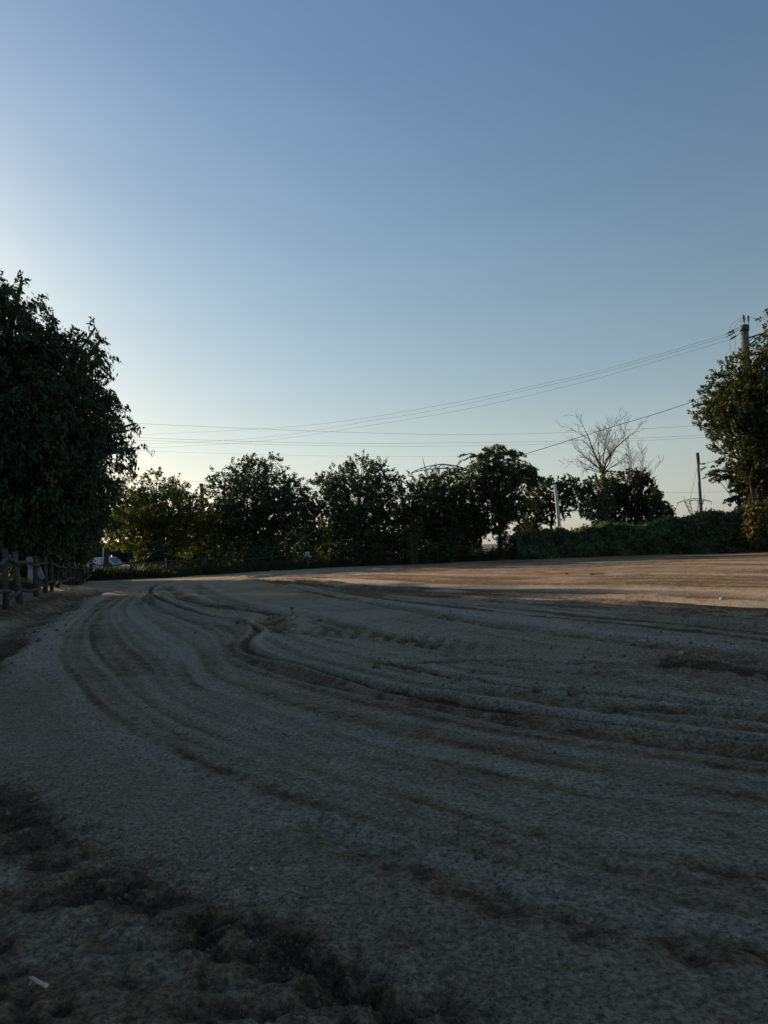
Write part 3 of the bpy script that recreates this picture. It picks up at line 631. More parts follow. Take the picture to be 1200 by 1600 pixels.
def hedge():
    rs = np.random.default_rng(77)
    top = [(815, 842), (840, 838), (865, 828), (885, 826), (905, 832), (930, 830), (960, 822), (1000, 826), (1040, 818), (1060, 812), (1090, 808), (1120, 803), (1150, 800), (1200, 797), (1300, 792)]
    bot = [(815, 876), (865, 874), (930, 871), (1000, 868), (1060, 866), (1120, 864), (1200, 861), (1300, 857)]
    root = thing('ivy_hedge', 'long dense ivy hedge along the right edge of the arena', 'hedge', tuple(np.append(gp(1000, 868)[:2], 0)))
    loc = np.array(root.location)
    xs = np.linspace(815, 1300, 260)
    tb = np.interp(xs, *zip(*top)); bb = np.interp(xs, *zip(*bot))
    B = np.array([gp(a, b) for a, b in zip(xs, bb)]); n = 105000
    u = rs.random(n) * (len(xs) - 1); i = u.astype(int); f = u - i
    P = B[i] * (1 - f)[:, None] + B[np.minimum(i + 1, len(xs) - 1)] * f[:, None]
    T = np.array([at(a, b, y)[2] for a, b, y in zip(xs, tb, B[:, 1])]); H = T[i] * (1 - f) + T[np.minimum(i + 1, len(xs) - 1)] * f
    sarc = P[:, 0]
    v = rs.random(n)
    onTop = rs.random(n) < .3
    v = np.where(onTop, rs.uniform(.85, 1.02, n), v)
    lum = fbm(sarc * .55, v * 1.6, 81, 4); lum2 = fbm(sarc * 2.2, v * H * 2.0, 85, 3)
    dep = np.where(onTop, rs.uniform(0, 1.5, n), 0) + rs.exponential(.22, n)
    Yp = P[:, 1] + .50 - .45 * lum - .22 * lum2 + .30 * v ** 3 + dep
    Z = v * H * (1 + .12 * fbm(sarc * 1.1, sarc * 0, 91, 3)) + np.where(v > .9, rs.exponential(.05, n), 0)
    C = np.stack([sarc + rs.normal(0, .04, n), Yp, Z], 1) - loc
    D = unit(np.stack([rs.normal(0, .6, n), -np.abs(rs.normal(.4, .4, n)), -np.abs(rs.normal(.6, .4, n))], 1))
    tone = np.clip(.42 + .25 * fbm(sarc * 1.2, v * 3, 95, 2) + rs.normal(0, .15, n) + .35 * sstep(20, 30, sarc), 0, 1)  # right end toned lighter: warm sunlight painted into the leaves
    V, F, tn = leaf_quads(C, D, .17, .14, tone, rs); finish('foliage', npmesh('foliage', V, F, tn), LEAF_IVY, root)
    # woody core behind the leaves
    mb = MB()
    for j in range(0, len(xs) - 6, 6):
        p, q = B[j], B[j + 6]; h = T[j] * .84
        c = (p + q) / 2 - loc; mb.box((c[0], c[1] + 1.75, h / 2), ((q[0] - p[0]) * .53, .22 + .02 * (j % 12 == 0), h / 2 * (1 + .02 * (j % 5))))
    mb.build('stems', BARK, root)['kind'] = 'stuff'
hedge()

def field_hedge():
    rs = np.random.default_rng(88); n = 42000; x = rs.uniform(-48, 11, n); h = 3.0 + .5 * fbm(x * .25, x * 0, 12, 3)
    v = rs.random(n) ** .8; y = 84 + .8 * fbm(x * .4, v * 2, 14, 3) + rs.exponential(.5, n); C = np.stack([x + 18, y - 84, v * h], 1)
    D = unit(rs.normal(size=(n, 3)) + np.array([0, -.4, -.3])); t = thing('field_hedge', 'long dark hedgerow far behind the arena trees, seen beneath their crowns', 'hedge', (-18, 84, 0))
    V, F, tn = leaf_quads(C, D, .34, .26, np.clip(rs.normal(.4, .2, n), 0, 1), rs); finish('foliage', npmesh('foliage', V, F, tn), LEAF_DARK, t)
    mb = MB()
    for j in range(40): mb.tube([(j * 1.48 - 29, .6, 0), (j * 1.48 - 29 + rs.normal(0, .3), .6, 2.2)], [.12, .05], 5)
    mb.build('stems', BARK, t)['kind'] = 'stuff'
field_hedge()

# ------------------------------------------------------------------ grass
def grass(name, label, pts, h, seed, m=GRASS, wid=.012):
    rs = np.random.default_rng(seed); n = len(pts); hh = h * rs.uniform(.5, 1.4, n); an = rs.uniform(0, 2 * math.pi, n)
    sx = np.cos(an) * wid; sy = np.sin(an) * wid; lean = rs.normal(0, .35, (n, 2)) * hh[:, None]
    z = base_z(pts[:, 0], pts[:, 1]) - .01
    a = np.stack([pts[:, 0] - sx, pts[:, 1] - sy, z], 1); b = np.stack([pts[:, 0] + sx, pts[:, 1] + sy, z], 1)
    c = np.stack([pts[:, 0] + lean[:, 0], pts[:, 1] + lean[:, 1], z + hh], 1)
    V = np.stack([a, b, c], 1).reshape(-1, 3); F = np.arange(3 * n).reshape(n, 3)
    o = finish(name, npmesh(name, V, F, np.repeat(np.clip(rs.normal(.45, .22, n), 0, 1), 3)), m); o['kind'] = 'stuff'; o['label'] = label; o['category'] = 'grass'
    return o
rs = np.random.default_rng(5)
n = 68000
xx = rs.uniform(-26, 20, n); yy = edge_y(xx) + .1 + rs.exponential(2.0, n) + .5 * vnoise(xx * .9, xx * 0, 3)
grass('verge_grass', 'unmown grass strip along the far edge of the arena', np.stack([xx, yy], 1), .26, 6, wid=.018)
n = 60000
yy = rs.uniform(5, 34, n) ; xx = bank_x(yy) - 2.3 - rs.exponential(1.6, n) + .4 * fbm(yy * .7, yy * 0, 9, 2)
grass('bank_grass', 'green grass growing under the near wooden fence', np.stack([xx, yy], 1), .12, 7, wid=.007)
n = 900; k = 26                                                        # weed tufts
cx = rs.uniform(-24, 18, n); cy = edge_y(cx) + .6 + rs.exponential(1.6, n)
pp = np.stack([np.repeat(cx, k), np.repeat(cy, k)], 1) + rs.normal(0, .12, (n * k, 2))
grass('tall_weeds', 'taller weeds scattered between the verge and the trees', pp, .55, 8, wid=.022)

# ------------------------------------------------------------------ fences
FEN = [(-14, 852, 938, .09), (10, 857, 929, .06), (29, 862, 929, .072), (57, 868, 926, .06), (71, 871, 924, .06), (81, 874, 919, .055), (90, 877, 916, .06), (102, 880, 913, .06), (109, 878, 912, .065), (115, 883, 911, .055),
       (121, 882, 909, .055), (125, 883, 909, .05), (130, 885, 908, .05), (135, 884, 908, .055), (142, 881, 908, .09)]
def fence_Y(i):
    Ys = [13.6, 15.2, 17.0, 19.4, 21.2, 23.0, 24.8, 27.0, 28.6, 30.2, 31.8, 33.0, 34.6, 36.0, 38.0]; return Ys[i]
fence = thing('rail_fence', 'weathered crooked wooden post and rail fence at the left edge of the arena', 'fence', (-12, 22, 0))
fl = Vector(fence.location)
tops = []; rsf = np.random.default_rng(91)
for i, (a, t_, b_, r_) in enumerate(FEN):
    Yy = fence_Y(i); bt = at(a + (3 if i == 2 else 0), b_, Yy); tp = at(a - (6 if i == 2 else 2 if i < 4 else 0), t_, Yy)
    g = gz(bt[0], Yy); bt[2] = min(bt[2], g) - .12
    md = (bt + tp) / 2 + rsf.normal(0, .015, 3)
    mb = MB(); mb.tube([Vector(bt) - fl, Vector(md) - fl, Vector(tp) - fl], [r_ * 1.15, r_, r_ * .9], 9)
    mb.build('post', WOOD_GREY if i in (1, 2) else WOOD_DARK, fence, True); tops.append((bt, tp))
for i in range(len(tops) - 1):
    for s0, nm in ((.82, 0), (.34, 1)):
        if nm == 0 and i in (4,): continue
        p = tops[i][0] * (1 - s0) + tops[i][1] * s0; q = tops[i + 1][0] * (1 - s0) + tops[i + 1][1] * s0
        p = p + np.array([0, -.02, rsf.normal(0, .05)]); q = q + np.array([0, -.02, rsf.normal(0, .05)])
        d = unit(q - p); p = p - d * .25; q = q + d * .2; off = np.array([.10, -.06, 0]); m_ = (p + q) / 2 + np.array([0, 0, rsf.normal(0, .04)])
        rr_ = .045 if i < 3 else .034
        mb = MB(); mb.tube([Vector(v + off) - fl for v in (p, m_, q)], [rr_, rr_ * .95, rr_ * .8], 7); mb.build('rail', WOOD_GREY, fence, True)
# far fence with thin rails
FAR = [(142, 908), (205, 905), (262, 902), (320, 898), (372, 895), (425, 892), (498, 888), (565, 884.5), (632, 882), (700, 879), (772, 877), (822, 875)]
ff = thing('rail_fence', 'low dark fence with two sagging rails along the far edge of the arena', 'fence', (0, 47, 0)); fo = Vector(ff.location)
pv = None
for i, (a, b) in enumerate(FAR):
    g = gp(a, b); Yy = g[1] + .5; x = g[0] * Yy / g[1]; zb = gz(x, Yy) - .1
    hgt = 1.02 if a != 320 else .95; rad = .055 if a != 320 else .13
    if a != 142:
        MB().tube([Vector((x, Yy, zb)) - fo, Vector((x + rsf.normal(0, .03), Yy, zb + hgt)) - fo], [rad, rad * .9], 7).build('post', WOOD_DARK if a != 320 else WOOD_GREY, ff, True)
    if pv is not None:
        for h in (.86, .45):
            p = Vector((pv[0], pv[1] - .07, pv[2] + h)); q = Vector((x, Yy - .07, zb + h + rsf.normal(0, .03))); m_ = (p + q) / 2 - Vector((0, 0, abs(rsf.normal(.05, .04))))
            MB().tube([p - fo, m_ - fo, q - fo], [.032, .03, .028], 6).build('rail', WOOD_DARK, ff, True)
    pv = (x, Yy, zb)
# thick post in front of the van
g = at(166, 905, 44); zb = gz(g[0], 44)
o = MB().tube([(0, 0, -.1), (.01, 0, .7), (0, .02, 1.55)], [.2, .17, .15], 10).build('wooden_post', WOOD_DARK, None, True); o.location = (g[0], 44, zb)
tag(o, 'thick dark post standing alone in front of the white van', 'post')

# pale sheets at the fence
s = at(47, 880, 20.5); z0 = gz(s[0], 20.5)
t = MB()
def sheet(px_pts, Y, thick=.05, name='sheet', parent=None, m=TARP, rel=None):
    P = [at(a, b, Y + dy) for a, b, dy in px_pts]; n = len(P); c = sum(P) / n
    V = []; 
    for q in P: V.append(q)
    V2 = [q + np.array([0, thick, 0]) for q in P]
    mb = MB(); mb.add([Vector(v) - rel for v in V + V2], [tuple(range(n - 1, -1, -1)), tuple(range(n, 2 * n))] + [(i, (i + 1) % n, n + (i + 1) % n, n + i) for i in range(n)])
    return mb.build(name, m, parent)
def single(name, px_pts, Y, label, cat, m):
    P = [at(a, b, Y + dy) for a, b, dy in px_pts]; c = Vector(sum(P) / len(P)); o = sheet(px_pts, Y, .06, name, None, m, c); o.location = c; tag(o, label, cat); return o
single('feed_sack', [(41, 871, 0), (45, 869.5, .03), (49, 870, .05), (50, 880, .02), (51, 893, .1), (53, 906, .12), (47, 908, 0), (43, 902, 0), (44, 888, .03), (42, 878, .05)], 20.3, 'pale upright sack hanging on the near fence', 'sack', TARP)
single('slanting_board', [(58.5, 880, 0), (60.5, 881, .02), (69, 903, .02), (66, 906, .05), (61, 903, .03), (58, 892, .0)], 20.6, 'pale board leaning slantwise between two posts of the near fence', 'board', TARP)

# sign post with letter B
g = gp(481, 889); Yy = g[1] + .3; x = g[0] * Yy / g[1]; zb = gz(x, Yy)
st = thing('letter_sign', 'small white sign with a black letter on a dark post before the trees', 'sign', (x, Yy, zb))
MB().tube([(0, 0, -.1), (0, 0, .78)], [.13, .11], 10).build('post', WOOD_DARK, st, True)
zs = at(480.5, 866, Yy)[2] - zb
MB().box((0, -.02, zs), (.125, .015, .15)).build('board', SIGN_WHITE, st)
MB().box((0, .02, (zs + .7) / 2), (.03, .02, (zs - .7) / 2 + .14)).build('bracket', WOOD_DARK, st)
fc = bpy.data.curves.new('letter', 'FONT'); fc.body = 'B'; fc.size = .27; fc.align_x = 'CENTER'; fc.align_y = 'CENTER'; fc.extrude = .004; fc.offset = .006
tmp = bpy.data.objects.new('letter_curve', fc); COL.objects.link(tmp); bpy.context.view_layer.update()
lm = bpy.data.meshes.new_from_object(tmp.evaluated_get(bpy.context.evaluated_depsgraph_get())); bpy.data.objects.remove(tmp); lm.materials.clear()
lo_ = finish('letter', lm, SIGN_INK, st); lo_.location = (0, -.042, zs); lo_.rotation_euler = (R(90), 0, 0)

# ------------------------------------------------------------------ white van
def van():
    Y = 58.0; g = at(150, 900, Y); z0 = gz(g[0], Y) - .02
    t = thing('parked_van', 'small white van parked beneath the yellow-green tree beyond the fence', 'van', (at(163, 880, Y)[0], Y, z0), rz=R(-6))
    prof = [(-2.1, .35), (2.0, .35), (2.12, .55), (2.1, .78), (1.95, .92), (1.25, 1.02), (.72, 1.58), (.55, 1.66), (-1.95, 1.68), (-2.1, 1.5)]
    mb = MB(); n = len(prof); V = [(a, -.82 + .06 * (b > 1.1), b) for a, b in prof] + [(a, .82 - .06 * (b > 1.1), b) for a, b in prof]
    mb.add(V, [tuple(range(n)), tuple(range(2 * n - 1, n - 1, -1))] + [((i + 1) % n, i, n + i, n + (i + 1) % n) for i in range(n)]); body = mb.build('body', VAN_WHITE, t)
    body.data.update()
    bm = MB(); d = Vector((.53, 0, -.56)); nn = Vector((.56, 0, .53)).normalized() * .02
    q = [Vector((1.18, -.66, 1.10)), Vector((1.18, .66, 1.10)), Vector((.76, .62, 1.545)), Vector((.76, -.62, 1.545))]
    bm.add([v + nn for v in q] + [v - nn for v in q], [(0, 1, 2, 3), (7, 6, 5, 4), (0, 4, 5, 1), (1, 5, 6, 2), (2, 6, 7, 3), (3, 7, 4, 0)]); bm.build('windscreen', VAN_GLASS, t)
    for s in (-1, 1):
        w_ = MB(); yy_ = s * .795
        w_.add([(x_, yy_ + dy * s, z_) for dy in (-.02, .015) for x_, z_ in ((.15, 1.08), (1.05, 1.08), (.66, 1.52), (.15, 1.55))], [(0, 1, 2, 3), (7, 6, 5, 4), (0, 4, 5, 1), (1, 5, 6, 2), (2, 6, 7, 3), (3, 7, 4, 0)])
        w_.build('side_window', VAN_GLASS, t)
        MB().box((2.07, s * .6, .72), (.04, .14, .09)).build('headlight', VAN_LAMP, t)
        MB().box((.95, s * .92, 1.08), (.06, .07, .1)).build('mirror', VAN_DARK, t)
        for a in (-1.3, 1.35):
            wh = MB().tube([(a, s * .62, .32), (a, s * .66, .32), (a, s * .82, .32), (a, s * .84, .32)], [.28, .32, .32, .27], 20).build('wheel', VAN_DARK, t, True)
            MB().tube([(a, s * .83, .32), (a, s * .855, .32)], [.19, .15], 12).build('rim', STEEL, wh)
    MB().box((2.1, 0, .5), (.07, .78, .12)).build('bumper', VAN_DARK, t)
van()

# ------------------------------------------------------------------ poles
def big_pole():
    Y = 49.5; tp = at(1163, 516, Y); bx = at(1177, 860, Y)[0]; z0 = gz(bx, Y)
    t = thing('power_pole', 'tall grey concrete power pole with insulators rising out of the olive-leaved tree', 'pole', (bx, Y, z0)); L0 = Vector(t.location)
    top = Vector(tp) - L0; ax = top.normalized()
    MB().tube([(0, 0, -.2), tuple(top * .5), tuple(top)], [.34, .29, .25], 16).build('shaft', CONCRETE, t, True)
    MB().tube([tuple(top - ax * .08), tuple(top + ax * .34)], [.30, .25], 14).build('cap', IRON, t, True)
    for k in (.45, .75):
        MB().tube([tuple(top - ax * k), tuple(top - ax * (k + .07))], [.268, .268], 14).build('band', STEEL, t, True)
    c = at(1167, 545, Y) - np.array(L0)
    MB().box(tuple(top - ax * 2.05 + Vector((-.27, -.08, 0))), (.10, .12, .30)).build('junction_box', IRON, t)
    # cross arm to the right (triangular bracket)
    p = top - ax * .55 + Vector((.22, 0, 0)); q = p + Vector((1.05, -.1, .28)); lo = p - ax * .55
    arm = MB(); arm.tube([p, q], [.06, .04], 6); arm.tube([lo, q], [.05, .035], 6); arm.tube([(p + lo) / 2, p + (q - p) * .45], .03, 5); arm.build('arm', IRON, t)
    # pin insulators on the cap
    def ins(base, axis, n=4, r=.085, name='insulator'):
        pr = [(0, .03)]
        for k in range(n): pr += [(.05 + k * .085, .035), (.07 + k * .085, r), (.115 + k * .085, .035)]
        pr += [(.05 + n * .085 + .04, .03)]
        return MB().lathe(base, pr, 10, axis).build(name, CERAMIC, t, True)
    a_ = ax + Vector((-.05, 0, 0)); ins(top + ax * .55, a_, 5, .11); MB().tube([top + ax * .3, top + ax * .6], .03, 6).build('pin', IRON, t)
    b0 = top + Vector((.25, -.1, .2)); MB().tube([b0 - ax * .2, b0 + ax * .5], .03, 6).build('pin', IRON, t); ins(b0 + ax * .35, ax, 4, .10)
    ins(q + Vector((.05, 0, -.1)), (0, 0, 1), 5, .10)
    # strain insulators towards the lines
    ends = []
    for (a, b, c_, d_) in ((1136, 530, 1156, 514), (1138, 533, 1157, 519), (1140, 532, 1155, 523)):
        pass
    for (ex, ey, sx_, sy_, dy) in ((1133, 523, 1154, 512, -.2), (1136, 526, 1155, 515, .3), (1140, 531, 1156, 521, 0)):
        e = Vector(at(ex, ey, Y + dy)) - L0; s_ = Vector(at(sx_, sy_, Y)) - L0
        MB().tube([s_, e], .02, 5).build('strain_rod', IRON, t); ins(s_ + (e - s_) * .35, (e - s_), 5, .075); ends.append(np.array(e + L0))
    # jumper loops
    for (pts) in ([(1136, 528), (1143, 506), (1156, 497), (1165, 497)], [(1142, 528), (1150, 506), (1160, 500), (1166, 498)], [(1167, 497), (1176, 496), (1182, 500), (1183, 510)], [(1139, 531), (1141, 545), (1142, 558)], [(1148, 528), (1149, 545), (1150, 560)]):
        Q = resample(pts, 14); Q[1:-1] = (Q[:-2] + 2 * Q[1:-1] + Q[2:]) / 4
        MB().tube([Vector(at(a, b, Y - .1)) - L0 for a, b in Q], .011, 4).build('jumper', CABLE, t)
    return ends
PE = big_pole()
def pole(name, label, top_px, bot_px, Y, r0, r1, m, group='small poles beyond the hedge', extras=None):
    tp = at(*top_px, Y); bt = at(*bot_px, Y); d = tp - bt; z0 = gz(bt[0], Y); b2 = bt + d * ((z0 - .3 - bt[2]) / d[2])
    t = thing(name, label, 'pole', (b2[0], Y, z0), group); L0 = Vector(t.location)
    MB().tube([Vector(b2) - L0, Vector(tp) - L0], [r0, r1], 12).build('shaft', m, t, True)
    if extras: extras(t, L0)
    return t
def ex1(t, L0):
    MB().tube([Vector(at(1089.5, 707.5, 52)) - L0, Vector(at(1091.2, 726, 52)) - L0], .11, 10).build('sleeve', IRON, t)
    MB().tube([Vector(at(1091, 725, 52)) - L0, Vector(at(1099, 725, 52)) - L0], .035, 6).build('hook', IRON, t)
    MB().tube([Vector(at(1088, 722, 52)) - L0, Vector(at(1092, 722, 51.8)) - L0], .03, 6).build('bolt', IRON, t)
    MB().tube([Vector(at(1097, 725, 52)) - L0, Vector(at(1101, 724.5, 52)) - L0], .06, 8).build('clamp', IRON, t)
    MB().tube([Vector(at(1100.5, 724.7, 52)) - L0, Vector(at(1108, 722.5, 52.2)) - L0, Vector(at(1125, 718, 52.5)) - L0], .02, 5).build('cable_tail', CABLE, t)
    MB().tube([Vector(at(1089, 730, 52)) - L0, Vector(at(1076, 790, 54)) - L0, Vector(at(1071, 830, 55)) - L0], .012, 4).build('stay_wire', CABLE_GREY, t)
pole('wooden_pole', 'brown wooden pole with a dark top sleeve between dead tree and right tree', (1089.5, 708), (1096, 808), 52, .115, .09, WOOD_POLE, extras=ex1)
pole('concrete_post', 'pale bare pole leaning left before the dark trees', (867, 757), (874.5, 830), 49, .13, .095, CONCRETE_PALE)
def ex2(t, L0):
    MB().box(Vector(at(314.5, 757, 46)) - L0, (.10, .08, .06)).build('bracket', IRON, t)
pole('wooden_pole', 'dark pole top poking up left of the notched dark tree', (315, 757), (317, 800), 53, .16, .13, WOOD_DARK, extras=ex2)

# ------------------------------------------------------------------ wires
def wire(name, label, pts, rad, m=CABLE_GREY, sag=None, group=None, n=40):
    """pts: world points; smooth curve through them"""
    P = np.array(pts); ext = np.vstack([2 * P[0] - P[1], P, 2 * P[-1] - P[-2]]); Q = []
    for i in range(1, len(ext) - 2):
        for t in np.linspace(0, 1, 12, endpoint=False):
            p0, p1, p2, p3 = ext[i - 1:i + 3]; Q.append(.5 * ((2 * p1) + (-p0 + p2) * t + (2 * p0 - 5 * p1 + 4 * p2 - p3) * t ** 2 + (-p0 + 3 * p1 - 3 * p2 + p3) * t ** 3))
    Q.append(P[-1]); c = Vector(P[len(P) // 2])
    o = MB().tube([Vector(q) - c for q in Q], rad, 5).build(name, m, None, True); o.location = c; tag(o, label, 'cable', group); return o
def wpx(pts): return [at(a, b, y) for a, b, y in pts]
GW = 'lines from the concrete pole'
wire('power_line', 'topmost thin line running left from the concrete pole', [PE[0]] + wpx([(1000, 562, 54), (900, 588, 58), (700, 631, 67), (475, 665, 76), (225, 679, 95), (60, 684, 112)]), .009, CABLE_GREY, group=GW)
wire('power_line', 'middle thin line running left from the concrete pole', [PE[1]] + wpx([(1000, 566, 54), (900, 592, 58), (700, 637, 67), (583, 657, 69), (408, 684, 82), (225, 694, 97), (60, 698, 112)]), .009, CABLE_GREY, group=GW)
wire('power_line', 'lowest thin line running left from the concrete pole', [PE[2]] + wpx([(1000, 572, 54), (900, 600, 58), (740, 637, 65), (583, 664, 69), (408, 689, 82), (225, 700, 97), (60, 704, 112)]), .009, CABLE_GREY, group=GW)
wire('aerial_cable', 'thick dark cable sloping from the right tree down in front of the tree tops', wpx([(1180, 585, 49.3), (1088, 625, 47), (1020, 648, 45.5), (960, 666, 44.6), (890, 688, 44.3), (815, 711, 44.5), (730, 734, 45.2), (632, 752, 46), (560, 762, 47), (480, 764, 48.5), (400, 761, 50), (317, 757, 53)]), .018, CABLE)
GH = 'high voltage lines beyond the trees'
for j, (lab, pts, rr_) in enumerate([
    ('highest of the long faint lines crossing the sky', [(-40, 650), (220, 662), (400, 670), (560, 676), (700, 679), (850, 677), (960, 672), (1090, 665), (1300, 648)], .05),
    ('second long faint line, just above its close pair', [(-40, 672), (220, 684), (400, 690), (560, 693), (700, 692), (850, 690), (960, 686), (1090, 680), (1300, 664)], .05),
    ('third long faint line, lower of the close pair', [(-40, 676), (220, 688), (400, 694), (560, 697), (700, 697), (850, 694), (960, 690), (1090, 684), (1300, 669)], .045),
    ('fourth long faint line, near the tree tops', [(-40, 690), (220, 704), (400, 710), (560, 713), (700, 713), (850, 710)], .03),
    ('faint line passing low behind the brown pole', [(850, 765), (1035, 769), (1100, 769), (1180, 767), (1300, 760)], .045),
    ('faint line passing low left of the notched dark tree', [(180, 750), (290, 752), (350, 753), (500, 754)], .045)]):
    wire('overhead_line', lab, wpx([(a, b, 150) for a, b in pts]), rr_ * .42, CABLE_GREY, group=GH)

# ------------------------------------------------------------------ lattice pylons
def pylon(label, loc, H, W, rz):
    t = thing('lattice_pylon', label, 'pylon', loc, 'lattice pylons on the horizon', rz)
    hz = H - 1.3; b = .5; th = .11 * W / 15
    def arch(x): return hz - .9 * (abs(x) / (W / 2)) ** 2.2
    xs = np.linspace(-W / 2, W / 2, 15); bm = MB(); up = []; lo = []
    for i, x in enumerate(xs):
        k = 1 - (abs(x) / (W / 2)); up.append((x, 0, arch(x) + .85 * k ** .6)); lo.append((x, 0, arch(x)))
    for s in (-b, b):
        for A in (up, lo): bm.tube([(p[0], s * (1 - abs(p[0]) / (W / 2) * .9), p[2]) for p in A], th, 4)
        for i in range(14):
            p, q = (up[i], lo[i + 1]) if i % 2 else (lo[i], up[i + 1]); bm.tube([(p[0], s * (1 - abs(p[0]) / (W / 2) * .9), p[2]), (q[0], s * (1 - abs(q[0]) / (W / 2) * .9), q[2])], th * .6, 3)
    bm.build('crossbeam', STEEL, t)
    for sx in (-1, 1):
        MB().tube([(sx * W * .27, 0, arch(W * .27) + .3), (sx * W * .30, 0, H + .9)], [th * 1.4, th * .5], 4).build('earth_peak', STEEL, t)
        wn = MB(); waist = H * .52
        for s in (-b, b):
            wn.tube([(sx * W * .27, s, arch(W * .27)), (sx * .7, s, waist)], th * 1.3, 4); wn.tube([(sx * W * .13, s, arch(W * .13)), (sx * .5, s, waist)], th, 4)
            for k in range(5):
                f0 = k / 5; f1 = (k + 1) / 5; o1 = sx * (W * .27 * (1 - f0) + .7 * f0); i1 = sx * (W * .13 * (1 - f1) + .5 * f1)
                za = arch(W * .27) * (1 - f0) + waist * f0; zb_ = arch(W * .13) * (1 - f1) + waist * f1; wn.tube([(o1, s, za), (i1, s, zb_)], th * .6, 3)
        wn.build('window_leg', STEEL, t)
    lg = MB()
    for sx in (-1, 1):
        for sy in (-1, 1): lg.tube([(sx * .7, sy * .5, H * .52), (sx * 2.6, sy * 2.0, 0)], th * 1.3, 4)
    for k in range(6):
        f0 = k / 6; f1 = (k + 1) / 6; a0 = .7 + 1.9 * f0; a1 = .7 + 1.9 * f1; z0 = H * .52 * (1 - f0); z1 = H * .52 * (1 - f1)
        for sy in (-1, 1):
            lg.tube([(-a0, sy * (.5 + 1.5 * f0), z0), (a1, sy * (.5 + 1.5 * f1), z1)], th * .6, 3); lg.tube([(a0, sy * (.5 + 1.5 * f0), z0), (-a1, sy * (.5 + 1.5 * f1), z1)], th * .6, 3)
    lg.build('tower_body', STEEL, t)
    for x in (-W / 2 + .3, -W * .09, W * .09, W / 2 - .3):
        MB().tube([(x, 0, arch(x)), (x, 0, arch(x) - 1.3)], .09, 6).build('insulator', CERAMIC, t)
q = at(690, 722, 150); pylon('large lattice pylon top showing just behind the flat-topped tree', (q[0], 150, -1.5), q[2] + 1.5, 13.2, R(12))
q = at(1084, 777, 300); pylon('distant lattice pylon behind the brown wooden pole', (q[0], 300, -2), q[2] + 2, 13.5, R(-10))

CURVES_FG = np.array([gp(*p) for p in FG])[:, :2]
# ------------------------------------------------------------------ stick, stones, clods
g = gp(59, 1532, .01)
ob = MB().tube([(-.052, .03, .016), (-.035, .018, .020), (0, 0, .013), (.03, -.014, .008), (.05, -.024, .006)], [.0035, .007, .0085, .009, .006], 8)
ob.tube([(-.028, .014, .014), (-.033, -.008, .002)], [.0035, .0015], 5); ob.tube([(.028, -.012, .008), (.054, -.028, .007)], [.0095, .0095], 7)
o = ob.build('dry_stick', BONE, None, True); o.location = (g[0], g[1], .005); o.scale = (.6,) * 3; tag(o, 'short pale broken stick lying on churned soil at bottom left', 'stick')
def rock(px, py, size, m, name, label, cat, group, seed, sq=.7):
    rs = np.random.default_rng(seed); g = gp(px, py); import bmesh
    bm = bmesh.new(); bmesh.ops.create_icosphere(bm, subdivisions=2, radius=1)
    for v in bm.verts:
        k = 1 + .22 * math.sin(v.co.x * 3 + seed) * math.cos(v.co.y * 4 + seed * 2) + rs.normal(0, .07); v.co *= k; v.co.z *= sq; v.co *= size
    me = bpy.data.meshes.new(name); bm.to_mesh(me); bm.free(); o = finish(name, me, m, None, False)
    o.location = (g[0], g[1], gz(g[0], g[1]) + size * .3); o.rotation_euler.z = rs.uniform(0, 6); tag(o, label, cat, group)
STN = [(963, 902, .045, 'pale stone in the sunlit strip casting a small shadow'), (1127, 938, .038, 'largest pale stone, on the rut near the right edge'), (1004, 1001, .035, 'pale stone on the edge of the long dark rut'),
       (993, 1044, .022, 'small pale stone low in the churned area, right of middle'), (592, 1021, .02, 'small white stone just below the tyre tread marks'), (1062, 1014, .03, 'flat grey stone right of the pale rut-edge stone'), (714, 972, .022, 'tiny pale stone on the long rut above the tread marks'),
       (1028, 936, .028, 'small pale stone left of the largest stone'), (365, 1360, .006, 'tiny whitish pebble above the hoof trench'), (393, 1361, .007, 'tiny whitish pebble right beside its twin above the trench')]
for i, (a, b, s_, l) in enumerate(STN): rock(a, b, s_, STONE, 'stone', l, 'stone', 'pale stones on the arena', 200 + i)
CL = [(925, 899, .05, 'dark clod left of the shadow-casting stone in sunlight'), (885, 897, .045, 'dark clod farthest left in the sunlit strip'), (293, 957, .06, 'black clod beside the inner S-shaped rut'), (374, 980, .05, 'black clod just above the bend of the main rut'),
      (647, 1000, .04, 'round dark clod above the end of the tread marks'), (588, 1044, .035, 'dark clod below the small white stone'), (711, 1085, .035, 'dark round clod above the main rut, middle of the arena'), (840, 1083, .035, 'dark clod on the churned ridge'), (895, 1088, .05, 'biggest dark clod at the churned ridge'),
      (1185, 1065, .05, 'dark clod at the right edge of the frame'), (908, 1106, .03, 'dark clod just under the churned ridge'), (1068, 958, .05, 'dark flat clod in the shaded smooth ground'), (1090, 951, .04, 'small dark clod above the flat one'), (1182, 990, .04, 'dark clod near the right edge above the long rut'), (500, 968, .04, 'dark clod between two ruts, upper middle')]
for i, (a, b, s_, l) in enumerate(CL): rock(a, b, s_, CLOD, 'earth_clod', l, 'clod', 'dark clods on the arena', 300 + i)
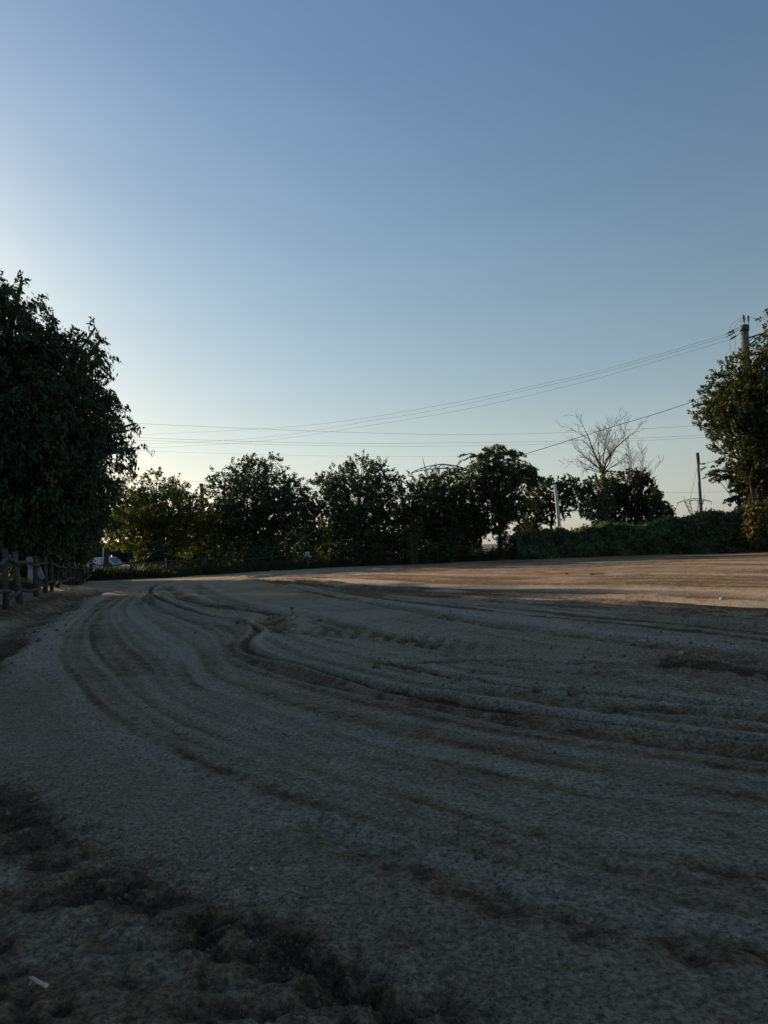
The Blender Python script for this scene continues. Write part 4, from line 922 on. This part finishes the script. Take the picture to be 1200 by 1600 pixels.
# crumbs of soil along the ruts
rs = np.random.default_rng(404); VV = []; FF = []; tn_ = []; nb = 0
tet = np.array([(1, 0, -.4), (-.5, .87, -.4), (-.5, -.87, -.4), (0, 0, 1.0), (.3, .3, .6)]); tf = np.array([(0, 1, 4), (1, 3, 4), (0, 4, 3), (1, 2, 3), (0, 3, 2), (0, 2, 1)])
pos = []
for (Q, dep, wid, ridge, dm, ro, fade) in CURVES:
    if ro < .5: continue
    Lt = np.hypot(*np.diff(Q, axis=0).T).sum(); k = int(min(500, 14 * Lt + 120))
    i = rs.integers(0, len(Q) - 1, k); f = rs.random(k)[:, None]; p = Q[i] * (1 - f) + Q[i + 1] * f + rs.normal(0, wid * 1.3, (k, 2)); pos.append(p)
pos.append(np.stack([rs.uniform(-1.6, .6, 1800), rs.uniform(1.5, 3.0, 1800)], 1))
qf = CURVES_FG; i = rs.integers(0, len(qf) - 1, 3500); f = rs.random(3500)[:, None]; pos.append(qf[i] * (1 - f) + qf[i + 1] * f + rs.normal(0, .13, (3500, 2))); pos.append(np.stack([rs.normal(3, 3.5, 1200), rs.normal(6.5, 1.6, 1200)], 1)); pos.append(np.stack([rs.uniform(-8, 16, 900), rs.uniform(3, 30, 900)], 1))
pos = np.vstack(pos); rr_ = np.hypot(pos[:, 0], pos[:, 1]); pos = pos[(rr_ > 1.4) & (rr_ < 40)]; rr_ = np.hypot(pos[:, 0], pos[:, 1])
sz = rs.lognormal(math.log(.0048), .5, len(pos)) * np.clip(rr_ / 5, .7, 2.2)
dep_g = bpy.context.evaluated_depsgraph_get()
arena = bpy.data.objects['dirt_arena']; from mathutils.bvhtree import BVHTree
me = arena.data; nv = len(me.vertices)
sub_v = np.empty(nv * 3, np.float32); me.vertices.foreach_get('co', sub_v); sub_v = sub_v.reshape(-1, 3)
zs_ = base_z(pos[:, 0], pos[:, 1])
def snap(o_list):
    for o in o_list:
        hit, loc, nor, idx = arena.ray_cast(Vector((o.location.x, o.location.y, 3)), Vector((0, 0, -1)))
        if hit: o.location.z += loc.z - gz(o.location.x, o.location.y)
snap([o for o in bpy.data.objects if o.name.split('.')[0] in ('stone', 'earth_clod', 'dry_stick')])
for j in range(len(pos)):
    hit, lc, nor, idx = arena.ray_cast(Vector((pos[j, 0], pos[j, 1], 3)), Vector((0, 0, -1)))
    if hit: zs_[j] = lc.z
an = rs.uniform(0, 6.28, len(pos)); ca, sa = np.cos(an), np.sin(an)
T3 = tet[None] * sz[:, None, None] * rs.uniform(.6, 1.4, (len(pos), 5, 1))
Xc = T3[..., 0] * ca[:, None] - T3[..., 1] * sa[:, None] + pos[:, 0:1]; Yc = T3[..., 0] * sa[:, None] + T3[..., 1] * ca[:, None] + pos[:, 1:2]; Zc = T3[..., 2] * .8 + (zs_ + sz * .25)[:, None]
V = np.stack([Xc, Yc, Zc], -1).reshape(-1, 3); F = (tf[None] + (np.arange(len(pos)) * 5)[:, None, None]).reshape(-1, 3)
o = finish('soil_crumbs', npmesh('soil_crumbs', V, F), CLOD, None, True); tag(o, 'loose crumbs of soil scattered over the arena and along its ruts', 'soil', kind='stuff')
